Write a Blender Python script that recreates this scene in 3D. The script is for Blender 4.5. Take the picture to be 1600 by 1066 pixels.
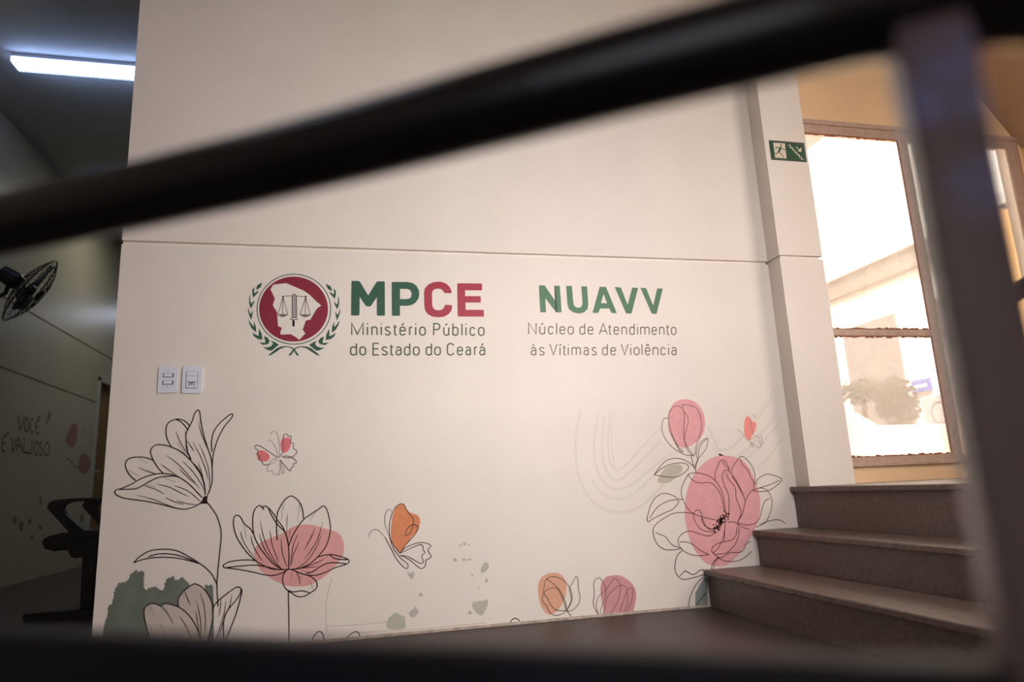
import bpy, math, random
from mathutils import Vector, Matrix
from mathutils.geometry import tessellate_polygon
random.seed(7)
SC = bpy.context.scene
COL = SC.collection
for o in list(bpy.data.objects): bpy.data.objects.remove(o)

# ------------------------------------------------------------------ camera
F, PITCH, ROLL, YAW, EYE, DIST = 1082.15, 0.2097, -0.0462, 0.2342, 0.6125, 3.3
fw = Vector((math.sin(YAW)*math.cos(PITCH), math.cos(YAW)*math.cos(PITCH), math.sin(PITCH)))
r0 = Vector((math.cos(YAW), -math.sin(YAW), 0)); u0 = r0.cross(fw)
rt = math.cos(ROLL)*r0 + math.sin(ROLL)*u0
up = -math.sin(ROLL)*r0 + math.cos(ROLL)*u0
CP = Vector((0, -DIST, EYE))
cd = bpy.data.cameras.new('camera'); cam = bpy.data.objects.new('camera', cd); COL.objects.link(cam)
cam.matrix_world = Matrix(((rt.x, up.x, -fw.x, CP.x), (rt.y, up.y, -fw.y, CP.y), (rt.z, up.z, -fw.z, CP.z), (0, 0, 0, 1)))
cd.sensor_width = 36; cd.lens = F*36/1600; cd.clip_start = 0.02; cd.clip_end = 200
cd.dof.use_dof = True; cd.dof.focus_distance = 3.45; cd.dof.aperture_fstop = 1.75
SC.camera = cam

# ------------------------------------------------------------------ light and exposure
W = bpy.data.worlds.new('sky'); SC.world = W; W.use_nodes = True
wn = W.node_tree; wn.nodes.clear()
wo = wn.nodes.new('ShaderNodeOutputWorld'); wb = wn.nodes.new('ShaderNodeBackground')
wb.inputs[0].default_value = (1.0, 0.97, 0.93, 1); wb.inputs[1].default_value = 6.5
wn.links.new(wb.outputs[0], wo.inputs[0])
def area(name, loc, target, sx, sy, power, col, spread=180):
    l = bpy.data.lights.new(name, 'AREA'); l.shape = 'RECTANGLE'; l.size = sx; l.size_y = sy
    l.energy = power; l.color = col; l.spread = math.radians(spread)
    o = bpy.data.objects.new(name, l); COL.objects.link(o); o.location = loc
    o.rotation_euler = (Vector(target)-Vector(loc)).to_track_quat('-Z', 'Y').to_euler()
    return o
sun = bpy.data.lights.new('sun', 'SUN'); sun.energy = 14; sun.angle = 0.02; sun.color = (1, .93, .86)
so = bpy.data.objects.new('sun', sun); COL.objects.link(so)
so.rotation_euler = Vector((0.55, 0.75, -0.9)).to_track_quat('-Z', 'Y').to_euler()
area('stair_window_light', (3.8, -2.2, 2.1), (1.0, 0, 1.3), 1.1, 1.1, 36, (1, .86, .74))
area('mural_wall_fill', (1.7, -3.5, 1.45), (0.75, 0, 1.2), .8, .8, 26, (1, .95, .94), 88)  # added off-frame lamp, brightens the middle of the mural wall
area('overhead_fill', (-1.2, -1.6, 3.75), (-1.2, -1.6, 0), 1.2, .3, 4, (.68, .76, 1))  # added cool fill overhead, rims the top of the near railing
area('rear_fill', (-.9, -4.85, 1.0), (.3, -3, .7), 1.6, 1.1, 11, (.92, .9, 1))  # added fill behind the camera, lifts the dark post and railing
area('corridor_fill', (-1.7, 4.6, 3.8), (-1.7, 4.6, 0), 1.2, .2, 11, (1, .97, .84))  # added fill, brightens the dim corridor
area('corridor_end_light', (-1.75, 9.3, 3.8), (-1.75, 9.3, 0), 1.3, .3, 14, (.74, .8, 1))
SC.view_settings.view_transform = 'Standard'; SC.view_settings.look = 'None'
SC.view_settings.gamma = 1; SC.view_settings.exposure = 0.0; SC.view_settings.use_curve_mapping = False

# ------------------------------------------------------------------ materials
def lin(c):
    return tuple((v/255/12.92 if v/255 <= .04045 else ((v/255+.055)/1.055)**2.4) for v in c)+(1,)
def mat(name, rgb, rough=.6, spec=.3, metal=0, noise=0, nscale=8, bump=0, bscale=60, emit=None, estr=0, detail=4):
    m = bpy.data.materials.new(name); m.use_nodes = True; t = m.node_tree; b = t.nodes['Principled BSDF']
    c = lin(rgb); b.inputs['Base Color'].default_value = c
    b.inputs['Roughness'].default_value = rough; b.inputs['Specular IOR Level'].default_value = spec
    b.inputs['Metallic'].default_value = metal
    tc = t.nodes.new('ShaderNodeTexCoord')
    if noise:
        n = t.nodes.new('ShaderNodeTexNoise'); n.inputs['Scale'].default_value = nscale; n.inputs['Detail'].default_value = detail
        t.links.new(tc.outputs['Object'], n.inputs['Vector'])
        r = t.nodes.new('ShaderNodeValToRGB'); r.color_ramp.elements[0].position = .3; r.color_ramp.elements[1].position = .7
        r.color_ramp.elements[0].color = tuple(v*(1-noise) for v in c[:3])+(1,)
        r.color_ramp.elements[1].color = tuple(min(1, v*(1+noise)) for v in c[:3])+(1,)
        t.links.new(n.outputs['Fac'], r.inputs['Fac']); t.links.new(r.outputs['Color'], b.inputs['Base Color'])
    if bump:
        n2 = t.nodes.new('ShaderNodeTexNoise'); n2.inputs['Scale'].default_value = bscale; n2.inputs['Detail'].default_value = 3
        t.links.new(tc.outputs['Object'], n2.inputs['Vector'])
        bp = t.nodes.new('ShaderNodeBump'); bp.inputs['Strength'].default_value = bump; bp.inputs['Distance'].default_value = .004
        t.links.new(n2.outputs['Fac'], bp.inputs['Height']); t.links.new(bp.outputs['Normal'], b.inputs['Normal'])
    if emit:
        b.inputs['Emission Color'].default_value = lin(emit); b.inputs['Emission Strength'].default_value = estr
    return m
M = {}
M['wall'] = mat('cream_wall_paint', (234, 224, 215), .7, .15, noise=.03, nscale=2.5, bump=.12, bscale=140)
M['wall_side'] = mat('side_wall_paint', (206, 200, 178), .3, .5, noise=.03, nscale=2, bump=.08, bscale=90)
M['wall_win'] = mat('window_wall_paint', (242, 208, 168), .6, .2, noise=.04, nscale=3, bump=.1, bscale=100)
M['ceil'] = mat('ceiling_paint', (190, 192, 190), .8, .1, noise=.03)
M['groove'] = mat('groove_shade', (120, 112, 102), .8, .1)
M['floor'] = mat('granite_floor', (72, 60, 56), .45, .3, noise=.22, nscale=90, bump=.03, bscale=200)
M['stair'] = mat('stair_granite', (104, 88, 80), .38, .4, noise=.2, nscale=60, bump=.06, bscale=160)
M['nose'] = mat('stair_nosing', (112, 94, 86), .4, .4, noise=.25, nscale=40, bump=.1, bscale=80)
M['rail'] = mat('dark_rail_paint', (27, 24, 27), .25, .4, noise=.2, nscale=20, bump=.1, bscale=40)
M['black'] = mat('black_plastic', (22, 21, 23), .35, .4, noise=.1, nscale=30)
M['black2'] = mat('black_metal', (30, 28, 28), .4, .4, noise=.1, nscale=30)
M['blade'] = mat('grey_blade', (70, 72, 76), .4, .4, noise=.1, nscale=10)
M['wframe'] = mat('window_frame_paint', (190, 164, 150), .5, .3, noise=.12, nscale=25, bump=.2, bscale=60)
M['wframe_in'] = mat('window_putty', (150, 100, 78), .8, .1, noise=.35, nscale=60, bump=.4, bscale=90)
M['switch'] = mat('switch_plastic', (226, 228, 240), .25, .5, noise=.01)
M['switch_gap'] = mat('switch_gap', (80, 80, 92), .6, .2, noise=.02)
M['hole'] = mat('dark_hole', (20, 20, 24), .8, .1, noise=.02)
M['line'] = mat('line_ink', (44, 30, 30), .7, .15, noise=.05, nscale=20)
M['line2'] = mat('thin_line_ink', (112, 92, 84), .7, .15, noise=.05, nscale=20)
M['line3'] = mat('faint_line_ink', (158, 142, 130), .7, .15, noise=.05, nscale=20)
M['pink'] = mat('dusty_pink_ink', (226, 164, 160), .6, .2, noise=.05, nscale=25)
M['pink2'] = mat('rose_ink', (228, 166, 168), .6, .2, noise=.05, nscale=25)
M['red'] = mat('coral_ink', (230, 124, 130), .6, .2, noise=.05, nscale=25)
M['redb'] = mat('bright_coral_ink', (244, 150, 142), .6, .2, noise=.05, nscale=25)
M['orange'] = mat('orange_ink', (220, 140, 98), .6, .2, noise=.06, nscale=25)
M['orange2'] = mat('pale_orange_ink', (222, 168, 140), .6, .2, noise=.06, nscale=25)
M['splotch'] = mat('grey_green_ink', (190, 186, 174), .6, .2, noise=.03, nscale=25)
M['green_splotch'] = mat('green_wash_ink', (112, 120, 108), .6, .2, noise=.12, nscale=14)
M['leafgrey'] = mat('grey_leaf_ink', (196, 188, 170), .6, .2, noise=.04, nscale=25)
M['leafteal'] = mat('teal_leaf_ink', (140, 146, 142), .6, .2, noise=.05, nscale=25)
M['arc'] = mat('pale_stripe_ink', (224, 216, 206), .6, .2, noise=.03, nscale=25)
M['petal'] = mat('pale_petal_ink', (204, 190, 180), .6, .2, noise=.03, nscale=25)
M['green'] = mat('logo_green', (52, 92, 72), .45, .3, noise=.04, nscale=20)
M['green2'] = mat('logo_green_light', (84, 122, 96), .45, .3, noise=.04, nscale=20)
M['greend'] = mat('logo_green_dark', (52, 78, 62), .45, .3, noise=.04, nscale=20)
M['crim'] = mat('logo_crimson', (166, 52, 68), .45, .3, noise=.04, nscale=20)
M['wine'] = mat('emblem_wine', (140, 44, 62), .45, .3, noise=.04, nscale=20)
M['txt'] = mat('text_green', (82, 96, 74), .5, .3, noise=.04, nscale=20)
M['txt2'] = mat('text_grey_green', (112, 106, 90), .5, .3, noise=.04, nscale=20)
M['ivory'] = mat('emblem_ivory', (232, 224, 214), .5, .3, noise=.02, nscale=20)
M['sign_g'] = mat('sign_green', (46, 84, 62), .4, .4, noise=.04, nscale=20)
M['sign_w'] = mat('sign_white', (226, 214, 196), .4, .4, noise=.02, nscale=20)
M['sign_b'] = mat('sign_border', (86, 92, 84), .5, .3, noise=.02, nscale=20)
M['door'] = mat('ochre_door', (150, 116, 56), .45, .35, noise=.08, nscale=6)
M['jamb'] = mat('pale_jamb', (206, 206, 204), .3, .5, noise=.03)
M['brush'] = mat('wall_script_ink', (124, 118, 94), .6, .2, noise=.1, nscale=20)
M['mark'] = mat('side_mural_mark', (150, 142, 118), .6, .2, noise=.1, nscale=20)
M['dusk'] = mat('side_mural_red', (178, 142, 126), .6, .2, noise=.1, nscale=20)
M['lamp_body'] = mat('lamp_body', (220, 226, 238), .35, .5, noise=.01)
M['tube'] = mat('lit_tube', (255, 255, 255), .4, .3, noise=.0, emit=(190, 212, 255), estr=9)
M['diff'] = mat('lit_diffuser', (235, 240, 255), .4, .3, noise=.0, emit=(176, 200, 255), estr=4)
M['out_w'] = mat('white_render', (236, 230, 222), .8, .1, noise=.03, nscale=2)
M['out_g'] = mat('grey_fascia', (104, 90, 82), .8, .1, noise=.05, nscale=2)
M['out_o'] = mat('ochre_wall', (226, 170, 100), .8, .1, noise=.05, nscale=2)
M['ground'] = mat('sandy_ground', (176, 140, 108), .9, .05, noise=.12, nscale=3, bump=.3, bscale=8)
M['bush'] = mat('bush_leaf', (48, 44, 34), .7, .2, noise=.3, nscale=30)
M['trunk'] = mat('bark', (96, 78, 62), .9, .1, noise=.2, nscale=30)
M['winglass'] = mat('far_window', (92, 84, 84), .3, .5, noise=.05)
M['blue'] = mat('blue_sign', (10, 56, 150), .5, .3, noise=.03)
M['unit'] = mat('pale_unit', (150, 146, 150), .6, .2, noise=.03)
# mottled post: two bluish noise-broken spots mixed into the base colour
def mottled(name, base, tint, spots):
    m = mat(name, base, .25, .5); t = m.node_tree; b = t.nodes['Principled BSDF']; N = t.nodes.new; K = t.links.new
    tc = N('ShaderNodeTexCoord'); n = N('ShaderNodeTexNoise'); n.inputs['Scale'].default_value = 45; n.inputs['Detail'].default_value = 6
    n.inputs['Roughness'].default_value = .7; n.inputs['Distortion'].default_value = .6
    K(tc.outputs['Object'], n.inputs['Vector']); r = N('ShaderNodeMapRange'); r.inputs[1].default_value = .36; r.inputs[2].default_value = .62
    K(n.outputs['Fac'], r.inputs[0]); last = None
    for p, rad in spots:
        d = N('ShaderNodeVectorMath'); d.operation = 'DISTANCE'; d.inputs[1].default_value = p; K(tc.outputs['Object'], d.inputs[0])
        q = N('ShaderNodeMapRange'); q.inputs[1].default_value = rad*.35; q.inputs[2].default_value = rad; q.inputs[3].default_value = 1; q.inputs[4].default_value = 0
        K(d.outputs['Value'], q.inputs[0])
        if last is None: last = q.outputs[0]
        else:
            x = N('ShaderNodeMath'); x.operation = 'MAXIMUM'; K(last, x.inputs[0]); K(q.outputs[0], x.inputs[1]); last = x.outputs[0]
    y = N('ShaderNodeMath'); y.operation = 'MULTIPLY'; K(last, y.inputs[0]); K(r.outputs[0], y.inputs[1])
    z = N('ShaderNodeMix'); z.data_type = 'RGBA'; z.inputs[6].default_value = lin(base); z.inputs[7].default_value = lin(tint)
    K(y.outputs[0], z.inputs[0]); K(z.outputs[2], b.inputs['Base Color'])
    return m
def glassmat():
    m = bpy.data.materials.new('dusty_hazy_glass'); m.use_nodes = True; t = m.node_tree; t.nodes.clear()
    o = t.nodes.new('ShaderNodeOutputMaterial'); tr = t.nodes.new('ShaderNodeBsdfTransparent'); gl = t.nodes.new('ShaderNodeBsdfGlossy')
    gl.inputs['Roughness'].default_value = .05; df = t.nodes.new('ShaderNodeBsdfTranslucent'); df.inputs[0].default_value = (.95, .9, .86, 1)
    mx = t.nodes.new('ShaderNodeMixShader'); mx.inputs[0].default_value = .04; mx2 = t.nodes.new('ShaderNodeMixShader')
    n = t.nodes.new('ShaderNodeTexNoise'); n.inputs['Scale'].default_value = 3; r = t.nodes.new('ShaderNodeMapRange')
    r.inputs[3].default_value = .16; r.inputs[4].default_value = .36  # dust haze, strengthened to wash the view out like glare
    t.links.new(n.outputs['Fac'], r.inputs[0]); t.links.new(r.outputs[0], mx2.inputs[0])
    t.links.new(tr.outputs[0], mx.inputs[1]); t.links.new(gl.outputs[0], mx.inputs[2])
    t.links.new(mx.outputs[0], mx2.inputs[1]); t.links.new(df.outputs[0], mx2.inputs[2]); t.links.new(mx2.outputs[0], o.inputs[0])
    return m
M['glass'] = glassmat()

# ------------------------------------------------------------------ helpers
def link(o, parent=None):
    COL.objects.link(o)
    if parent: o.parent = parent
    return o
def mesh(name, V, Fs, m, parent=None, smooth=False, bevel=0):
    me = bpy.data.meshes.new(name); me.from_pydata([tuple(v) for v in V], [], Fs); me.update()
    import bmesh
    bm = bmesh.new(); bm.from_mesh(me)
    if name not in FLAT: bmesh.ops.recalc_face_normals(bm, faces=bm.faces)
    bm.to_mesh(me); bm.free()
    me.materials.append(m)
    if smooth:
        for p in me.polygons: p.use_smooth = True
    o = bpy.data.objects.new(name, me); link(o, parent)
    if bevel:
        b = o.modifiers.new('bevel', 'BEVEL'); b.width = bevel; b.segments = 2; b.limit_method = 'ANGLE'
    return o
FLAT = set()
class MB:
    def __init__(s): s.V = []; s.F = []
    def add(s, V, Fs):
        k = len(s.V); s.V += [tuple(v) for v in V]; s.F += [tuple(i+k for i in f) for f in Fs]; return s
    def box(s, a, b):
        x0, y0, z0 = a; x1, y1, z1 = b
        return s.add([(x0,y0,z0),(x1,y0,z0),(x1,y1,z0),(x0,y1,z0),(x0,y0,z1),(x1,y0,z1),(x1,y1,z1),(x0,y1,z1)],
                     [(0,3,2,1),(4,5,6,7),(0,1,5,4),(1,2,6,5),(2,3,7,6),(3,0,4,7)])
    def tube(s, pts, r, n=12, cap=True, closed=False):
        pts = [Vector(p) for p in pts]; R = r if isinstance(r, (list, tuple)) else [r]*len(pts)
        V = []; N = len(pts); prev = None
        for i, p in enumerate(pts):
            if closed: d = pts[(i+1) % N]-pts[i-1]
            else: d = pts[min(i+1, N-1)]-pts[max(i-1, 0)]
            d.normalize()
            if prev is None:
                a = Vector((0, 0, 1)) if abs(d.z) < .9 else Vector((1, 0, 0)); u = a.cross(d).normalized()
            else: u = (prev-d*prev.dot(d)).normalized()
            prev = u; v = d.cross(u)
            for k in range(n):
                t = 2*math.pi*k/n; V.append(p+u*R[i]*math.cos(t)+v*R[i]*math.sin(t))
        Fs = []
        for i in range(N if closed else N-1):
            j = (i+1) % N
            for k in range(n): Fs.append((i*n+k, i*n+(k+1) % n, j*n+(k+1) % n, j*n+k))
        if cap and not closed: Fs += [tuple(range(n-1, -1, -1)), tuple((N-1)*n+k for k in range(n))]
        return s.add(V, Fs)
    def prism(s, prof, f0, f1):
        """prof: list of 2D points; f0/f1 map a 2D point to the two end positions"""
        n = len(prof); V = [f0(p) for p in prof]+[f1(p) for p in prof]
        tris = tessellate_polygon([[Vector((p[0], p[1], 0)) for p in prof]])
        Fs = [tuple(t) for t in tris]+[tuple(i+n for i in reversed(t)) for t in tris]
        Fs += [(i, (i+1) % n, n+(i+1) % n, n+i) for i in range(n)]
        return s.add(V, Fs)
    def build(s, name, m, parent=None, smooth=False, bevel=0):
        return mesh(name, s.V, s.F, m, parent, smooth, bevel)
def tag(o, label, cat=None, group=None, kind=None):
    if label: o['label'] = label
    if cat: o['category'] = cat
    if group: o['group'] = group
    if kind: o['kind'] = kind
    return o
def thing(name, label, cat, loc=(0, 0, 0), group=None):
    o = bpy.data.objects.new(name, None); o.empty_display_size = .1; o.location = loc; link(o)
    tag(o, label, cat, group); bpy.context.view_layer.update(); return o
def under(root):      # children are written in world coordinates; keep them in place
    for c in root.children: c.matrix_parent_inverse = Matrix.Translation(root.location).inverted()
def ray(x, y): return fw+rt*((x-800)/F)-up*((y-533)/F)
def on(x, y, ax, v):
    d = ray(x, y); return CP+d*((v-CP[ax])/d[ax])
def at(x, y, t): return CP+ray(x, y)*t
def spline(P, n=6, closed=False):
    P = [Vector((p[0], p[1])) for p in P]
    if len(P) < 3: return P
    out = []; N = len(P)
    for i in range(N if closed else N-1):
        if closed: a, b, c, d = P[i-1], P[i], P[(i+1) % N], P[(i+2) % N]
        else: a, b, c, d = P[max(i-1, 0)], P[i], P[i+1], P[min(i+2, N-1)]
        for k in range(n):
            t = k/n
            out.append(.5*((2*b)+(c-a)*t+(2*a-5*b+4*c-d)*t*t+(3*b-a-3*c+d)*t**3))
    if not closed: out.append(P[-1])
    return out
class Flat:
    """flat print on a wall plane; ax/v is the plane, lift the thickness of the ink film"""
    def __init__(s, crop, ax=1, v=0.0, sgn=-1):
        s.x0, s.y0, s.k = crop; s.ax = ax; s.v = v; s.sgn = sgn
    def w(s, p):
        q = on(s.x0+p[0]/s.k, s.y0+p[1]/s.k, s.ax, s.v)
        return Vector((q.x, q.z)) if s.ax == 1 else Vector((q.y, q.z))
    def lift(s, p, l):
        return (p[0], s.v+s.sgn*l, p[1]) if s.ax == 1 else (s.v+s.sgn*l, p[0], p[1])
    def ribbon(s, P, wd, V, Fs, l, smooth=True, closed=False, n=5, taper=False):
        pts = [s.w(p) for p in (spline(P, n, closed) if smooth else P)]
        clean = [pts[0]]
        for p in pts[1:]:
            if (p-clean[-1]).length > 2e-4: clean.append(p)
        pts = clean; N = len(pts)
        if N < 2: return
        k = len(V)
        for i, p in enumerate(pts):
            if closed: d1 = (pts[i]-pts[i-1]); d2 = (pts[(i+1) % N]-pts[i])
            else:
                d1 = pts[i]-pts[i-1] if i else pts[1]-pts[0]
                d2 = pts[i+1]-pts[i] if i < N-1 else d1
            d1 = d1.normalized(); d2 = d2.normalized(); t = d1+d2
            t = t.normalized() if t.length > 1e-3 else d1
            nn = Vector((-t.y, t.x)); m = max(.5, abs(nn.dot(Vector((-d1.y, d1.x)))))
            ww = wd/2/m
            if taper:
                e = min(i, N-1-i)/max(1, N-1); ww *= .35+.65*min(1, e*4)
            V.append(s.lift(p+nn*ww, l)); V.append(s.lift(p-nn*ww, l))
        for i in range(N if closed else N-1):
            a = k+2*i; b = k+2*((i+1) % N); Fs.append((a, a+1, b+1, b))
    def lines(s, name, LL, wd, m, parent=None, l=.0012, **kw):
        V = []; Fs = []; FLAT.add(name)
        for i, P in enumerate(LL): s.ribbon(P, wd, V, Fs, l+(i % 7)*2e-5, **kw)
        return mesh(name, V, Fs, m, parent)
    def fill(s, name, polys, m, parent=None, l=.0008, smooth=False, n=5):
        V = []; Fs = []; FLAT.add(name)
        for loops in polys:
            if not isinstance(loops[0][0], (tuple, list)): loops = [loops]
            LL = [[s.w(p) for p in (spline(L, n, True) if smooth else L)] for L in loops]
            tris = tessellate_polygon([[Vector((p.x, p.y, 0)) for p in L] for L in LL])
            k = len(V)
            for L in LL: V += [s.lift(p, l) for p in L]
            Fs += [tuple(i+k for i in t) for t in tris]
        return mesh(name, V, Fs, m, parent)
def circ(cx, cy, rx, ry=None, n=40, a0=0, a1=360):
    ry = ry or rx; full = abs(a1-a0) == 360
    return [(cx+rx*math.cos(math.radians(a0+(a1-a0)*i/(n if full else n-1))), cy+ry*math.sin(math.radians(a0+(a1-a0)*i/(n if full else n-1)))) for i in range(n)]

# ================================================================== SETTING
XL, XR, YB, YF, ZC = -2.83, 4.40, 11.0, -5.0, 3.857     # side walls, corridor end, wall behind camera, ceiling
XW, XC, XCR, YC = -1.0166, 2.2882, 2.560, -0.113       # mural wall left end, pillar left/right, pillar face
ZG, ZG2 = 1.79, 2.37
def grooved(name, x0, x1, yf, yb, z0, z1, gz, m, g=.0095, dep=.02, parent=None):
    """wall slab facing -y with recessed horizontal grooves running along x"""
    prof = [(yb, z0), (yf, z0)]
    for z in gz: prof += [(yf, z-g), (yf+dep, z-g+.003), (yf+dep, z+g-.002), (yf, z+g)]
    prof += [(yf, z1), (yb, z1)]
    return MB().prism(prof, lambda p: (x0, p[0], p[1]), lambda p: (x1, p[0], p[1])).build(name, m, parent)
tag(grooved('wall_front', XW, XC, 0, .14, 0, ZC, [ZG], M['wall']), None, kind='structure')
# pillar: groove wraps round its left side and front
def ring_slab(x0, x1, y0, y1, z0, z1): return MB().box((x0, y0, z0), (x1, y1, z1))
pb = MB().box((XC, YC, .555), (XCR, .13, ZG-.0095)); pb.box((XC, YC, ZG+.0095), (XCR, .13, ZC)); pb.box((XC+.014, YC+.014, ZG-.008), (XCR-.014, .13, ZG+.008))
tag(pb.build('trim_1', M['wall']), None, kind='structure')
# left side wall with two grooves, door opening beyond
DY0, DY1, DZ = 5.45, 6.35, 2.09
def side(y0, y1, z0, z1, gz):
    prof = [(XL-.14, z0), (XL, z0)]
    for z in gz: prof += [(XL, z-.009), (XL-.014, z-.006), (XL-.014, z+.006), (XL, z+.009)]
    prof += [(XL, z1), (XL-.14, z1)]
    return MB().prism(prof, lambda p: (p[0], y0, p[1]), lambda p: (p[0], y1, p[1]))
sw = side(YF, DY0, 0, ZC, [ZG, ZG2]); a = side(DY0, DY1, DZ, ZC, [ZG2]); sw.add(a.V, a.F); a = side(DY1, YB, 0, ZC, [ZG, ZG2]); sw.add(a.V, a.F)
tag(sw.build('wall_left', M['wall_side']), None, kind='structure')
tag(MB().box((XL-.14, YB, 0), (2.5, YB+.14, ZC)).build('wall_back', M['wall_side']), None, kind='structure')
tag(MB().box((XL-.14, YF-.14, -.1), (XR+.14, YF, ZC)).build('wall_rear', M['wall']), None, kind='structure')
tag(MB().box((XR, YF, 0), (XR+.14, .1, ZC)).build('wall_right', M['wall_win']), None, kind='structure')
tag(MB().box((2.36, .14, 0), (2.5, YB, ZC)).build('wall_inner', M['wall_side']), None, kind='structure')
tag(MB().box((XL-.14, YF-.14, ZC), (XR+.14, YB+.14, ZC+.12)).build('ceiling', M['ceil']), None, kind='structure')
tag(MB().box((XL-.14, YF-.14, -.12), (XR+.14, YB+.14, 0)).build('floor', M['floor']), None, kind='structure')
tag(MB().box((XW+.003, -.006, 0), (1.705, 0, .013)).build('baseboard_front', mat('baseboard_paint', (190, 174, 162), .8, .1, noise=.3, nscale=30, bump=.5, bscale=50), bevel=.002), None, kind='structure')
# window wall: window opening cut out in pieces
WX0, WX1, WZ0, WZ1 = 2.56, 4.37, .655, 2.76
YW = .10
ww = MB().box((XCR-.05, YW, .0), (XR+.14, YW+.16, WZ0)); ww.box((XCR-.05, YW, WZ1), (XR+.14, YW+.16, ZC)); ww.box((WX1, YW, WZ0), (XR+.14, YW+.16, WZ1))
tag(ww.build('wall_window', M['wall_win']), None, kind='structure')
# underside of the next flight, crossing the corner above the window
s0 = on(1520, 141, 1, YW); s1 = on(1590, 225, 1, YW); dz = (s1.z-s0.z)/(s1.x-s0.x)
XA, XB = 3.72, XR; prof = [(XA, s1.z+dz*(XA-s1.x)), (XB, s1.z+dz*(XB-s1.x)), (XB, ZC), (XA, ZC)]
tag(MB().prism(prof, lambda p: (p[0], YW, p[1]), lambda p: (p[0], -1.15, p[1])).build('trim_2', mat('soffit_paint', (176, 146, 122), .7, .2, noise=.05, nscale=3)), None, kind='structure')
# ---- window 1: frame, bars, panes
win = bpy.data.objects.new('window_1', None); win.location = (3.0, .14, WZ0); link(win); win['kind'] = 'structure'; bpy.context.view_layer.update()
FY0, FY1 = .105, .124
f = MB(); f.box((WX0, FY0, WZ0), (WX1, FY1, .695)); f.box((WX0, FY0, 2.69), (WX1, FY1, WZ1)); f.box((WX0, FY0, .695), (WX0+.04, FY1, 2.69))
f.box((WX1-.09, FY0, .695), (WX1, FY1, 2.69)); f.box((WX0, FY0-.02, 2.745), (WX1, FY0, WZ1+.012)); f.box((WX0, FY0-.03, .642), (WX1, FY0, .662))
f.build('window_frame', M['wframe'], win, bevel=.003)
MB().box((3.42, FY0, .695), (3.490, FY1, 2.69)).build('mullion', M['wframe'], win, bevel=.003)
MB().box((3.572, FY0, .695), (3.98, FY1, 2.69)).build('mullion', M['wframe'], win, bevel=.004)
MB().box((WX0+.04, FY0, 1.397), (3.42, FY1, 1.436)).build('glazing_bar', M['wframe'], win, bevel=.003)
MB().box((3.490, FY0, 1.397), (3.572, FY1, 1.436)).build('glazing_bar', M['wframe'], win, bevel=.003)
# crumbling putty along the panes
def putty(x0, x1, z0, z1):
    b = MB(); rnd = random.Random(int(x0*100+z0*10))
    def strip(p, q, horiz, s):
        n = 46
        for i in range(n):
            a = p+(q-p)*i/n; c = p+(q-p)*(i+1)/n; h = .004+.009*rnd.random()**2
            if horiz is not None: b.box((a, .108, min(horiz, horiz+s*h)), (c, .116, max(horiz, horiz+s*h)))
    strip(x0, x1, z0, 1); strip(x0, x1, z1, -1)
    b.box((x1-.006, .108, z0), (x1, .116, z1))
    o = b.build('putty', M['wframe_in'], win)
putty(WX0+.04, 3.42, .695, 1.397); putty(WX0+.04, 3.42, 1.436, 2.69)
for x0, x1 in ((WX0+.04, 3.42), (3.490, 3.572), (3.98, WX1-.09)):
    for z0, z1 in (((.695, 1.397), (1.436, 2.69)) if x0 < 3.9 else ((.695, 2.69),)):
        MB().box((x0, .117, z0), (x1, .120, z1)).build('pane', M['glass'], win)
under(win)
# ---- door in the side wall
dr = bpy.data.objects.new('door_1', None); dr.location = (XL-.04, 5.9, 0); link(dr); dr['kind'] = 'structure'; bpy.context.view_layer.update()
MB().box((XL-.09, DY0+.05, .005), (XL-.05, DY1-.05, DZ-.05)).build('door_leaf', M['door'], dr, bevel=.003)
fr = MB().box((XL-.13, DY0, 0), (XL+.02, DY0+.05, DZ)); fr.box((XL-.13, DY1-.05, 0), (XL+.02, DY1, DZ)); fr.box((XL-.13, DY0, DZ-.05), (XL+.02, DY1, DZ))
fr.build('door_frame', M['jamb'], dr, bevel=.003)
hb = MB().tube([(XL-.05, DY0+.11, 1.02), (XL+.01, DY0+.11, 1.02), (XL+.015, DY0+.13, 1.02), (XL+.015, DY0+.23, 1.02)], .009, 8); hb.build('door_handle', M['jamb'], dr, smooth=True)
under(dr)

# ================================================================== STAIRS
T = [(1.7066, .177), (2.001, .349), (2.2456, .5553)]
stairs = thing('staircase', 'dark granite steps climbing to the landing under the window', 'stairs', (2.0, -1.1, 0))
YS = -2.3
for i, (x, z) in enumerate(T):
    z0 = 0 if i == 0 else T[i-1][1]
    x1 = T[i+1][0]+.02 if i < 2 else XR-.01
    yb_ = -.0025
    MB().box((x+.022, YS, z0), (x+.045, yb_, z-.028)).build('riser', M['stair'], stairs)
    tr = MB().box((x, YS, z-.028), (x1 if i < 2 else XC-.001, yb_, z))
    if i == 2: tr.box((XC-.001, YS, z-.028), (XR-.01, YC-.001, z)); tr.box((XCR+.001, YC-.001, z-.028), (XR-.01, YW-.001, z))
    tr.build('tread', M['nose'], stairs, bevel=.006)
MB().box((T[0][0]+.045, YS, .0), (2.02, yb_, .148)).box((2.046, YS, .0), (2.2676, yb_, .32)).box((2.2906, YS, 0), (XR-.01, YC-.002, .527)).build('stair_core', M['stair'], stairs)
under(stairs)
MB_core = None

# ================================================================== MURAL ON THE FRONT WALL
LW = .0046
def px(n): return n*3.15/F      # image pixels -> metres at the wall
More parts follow.
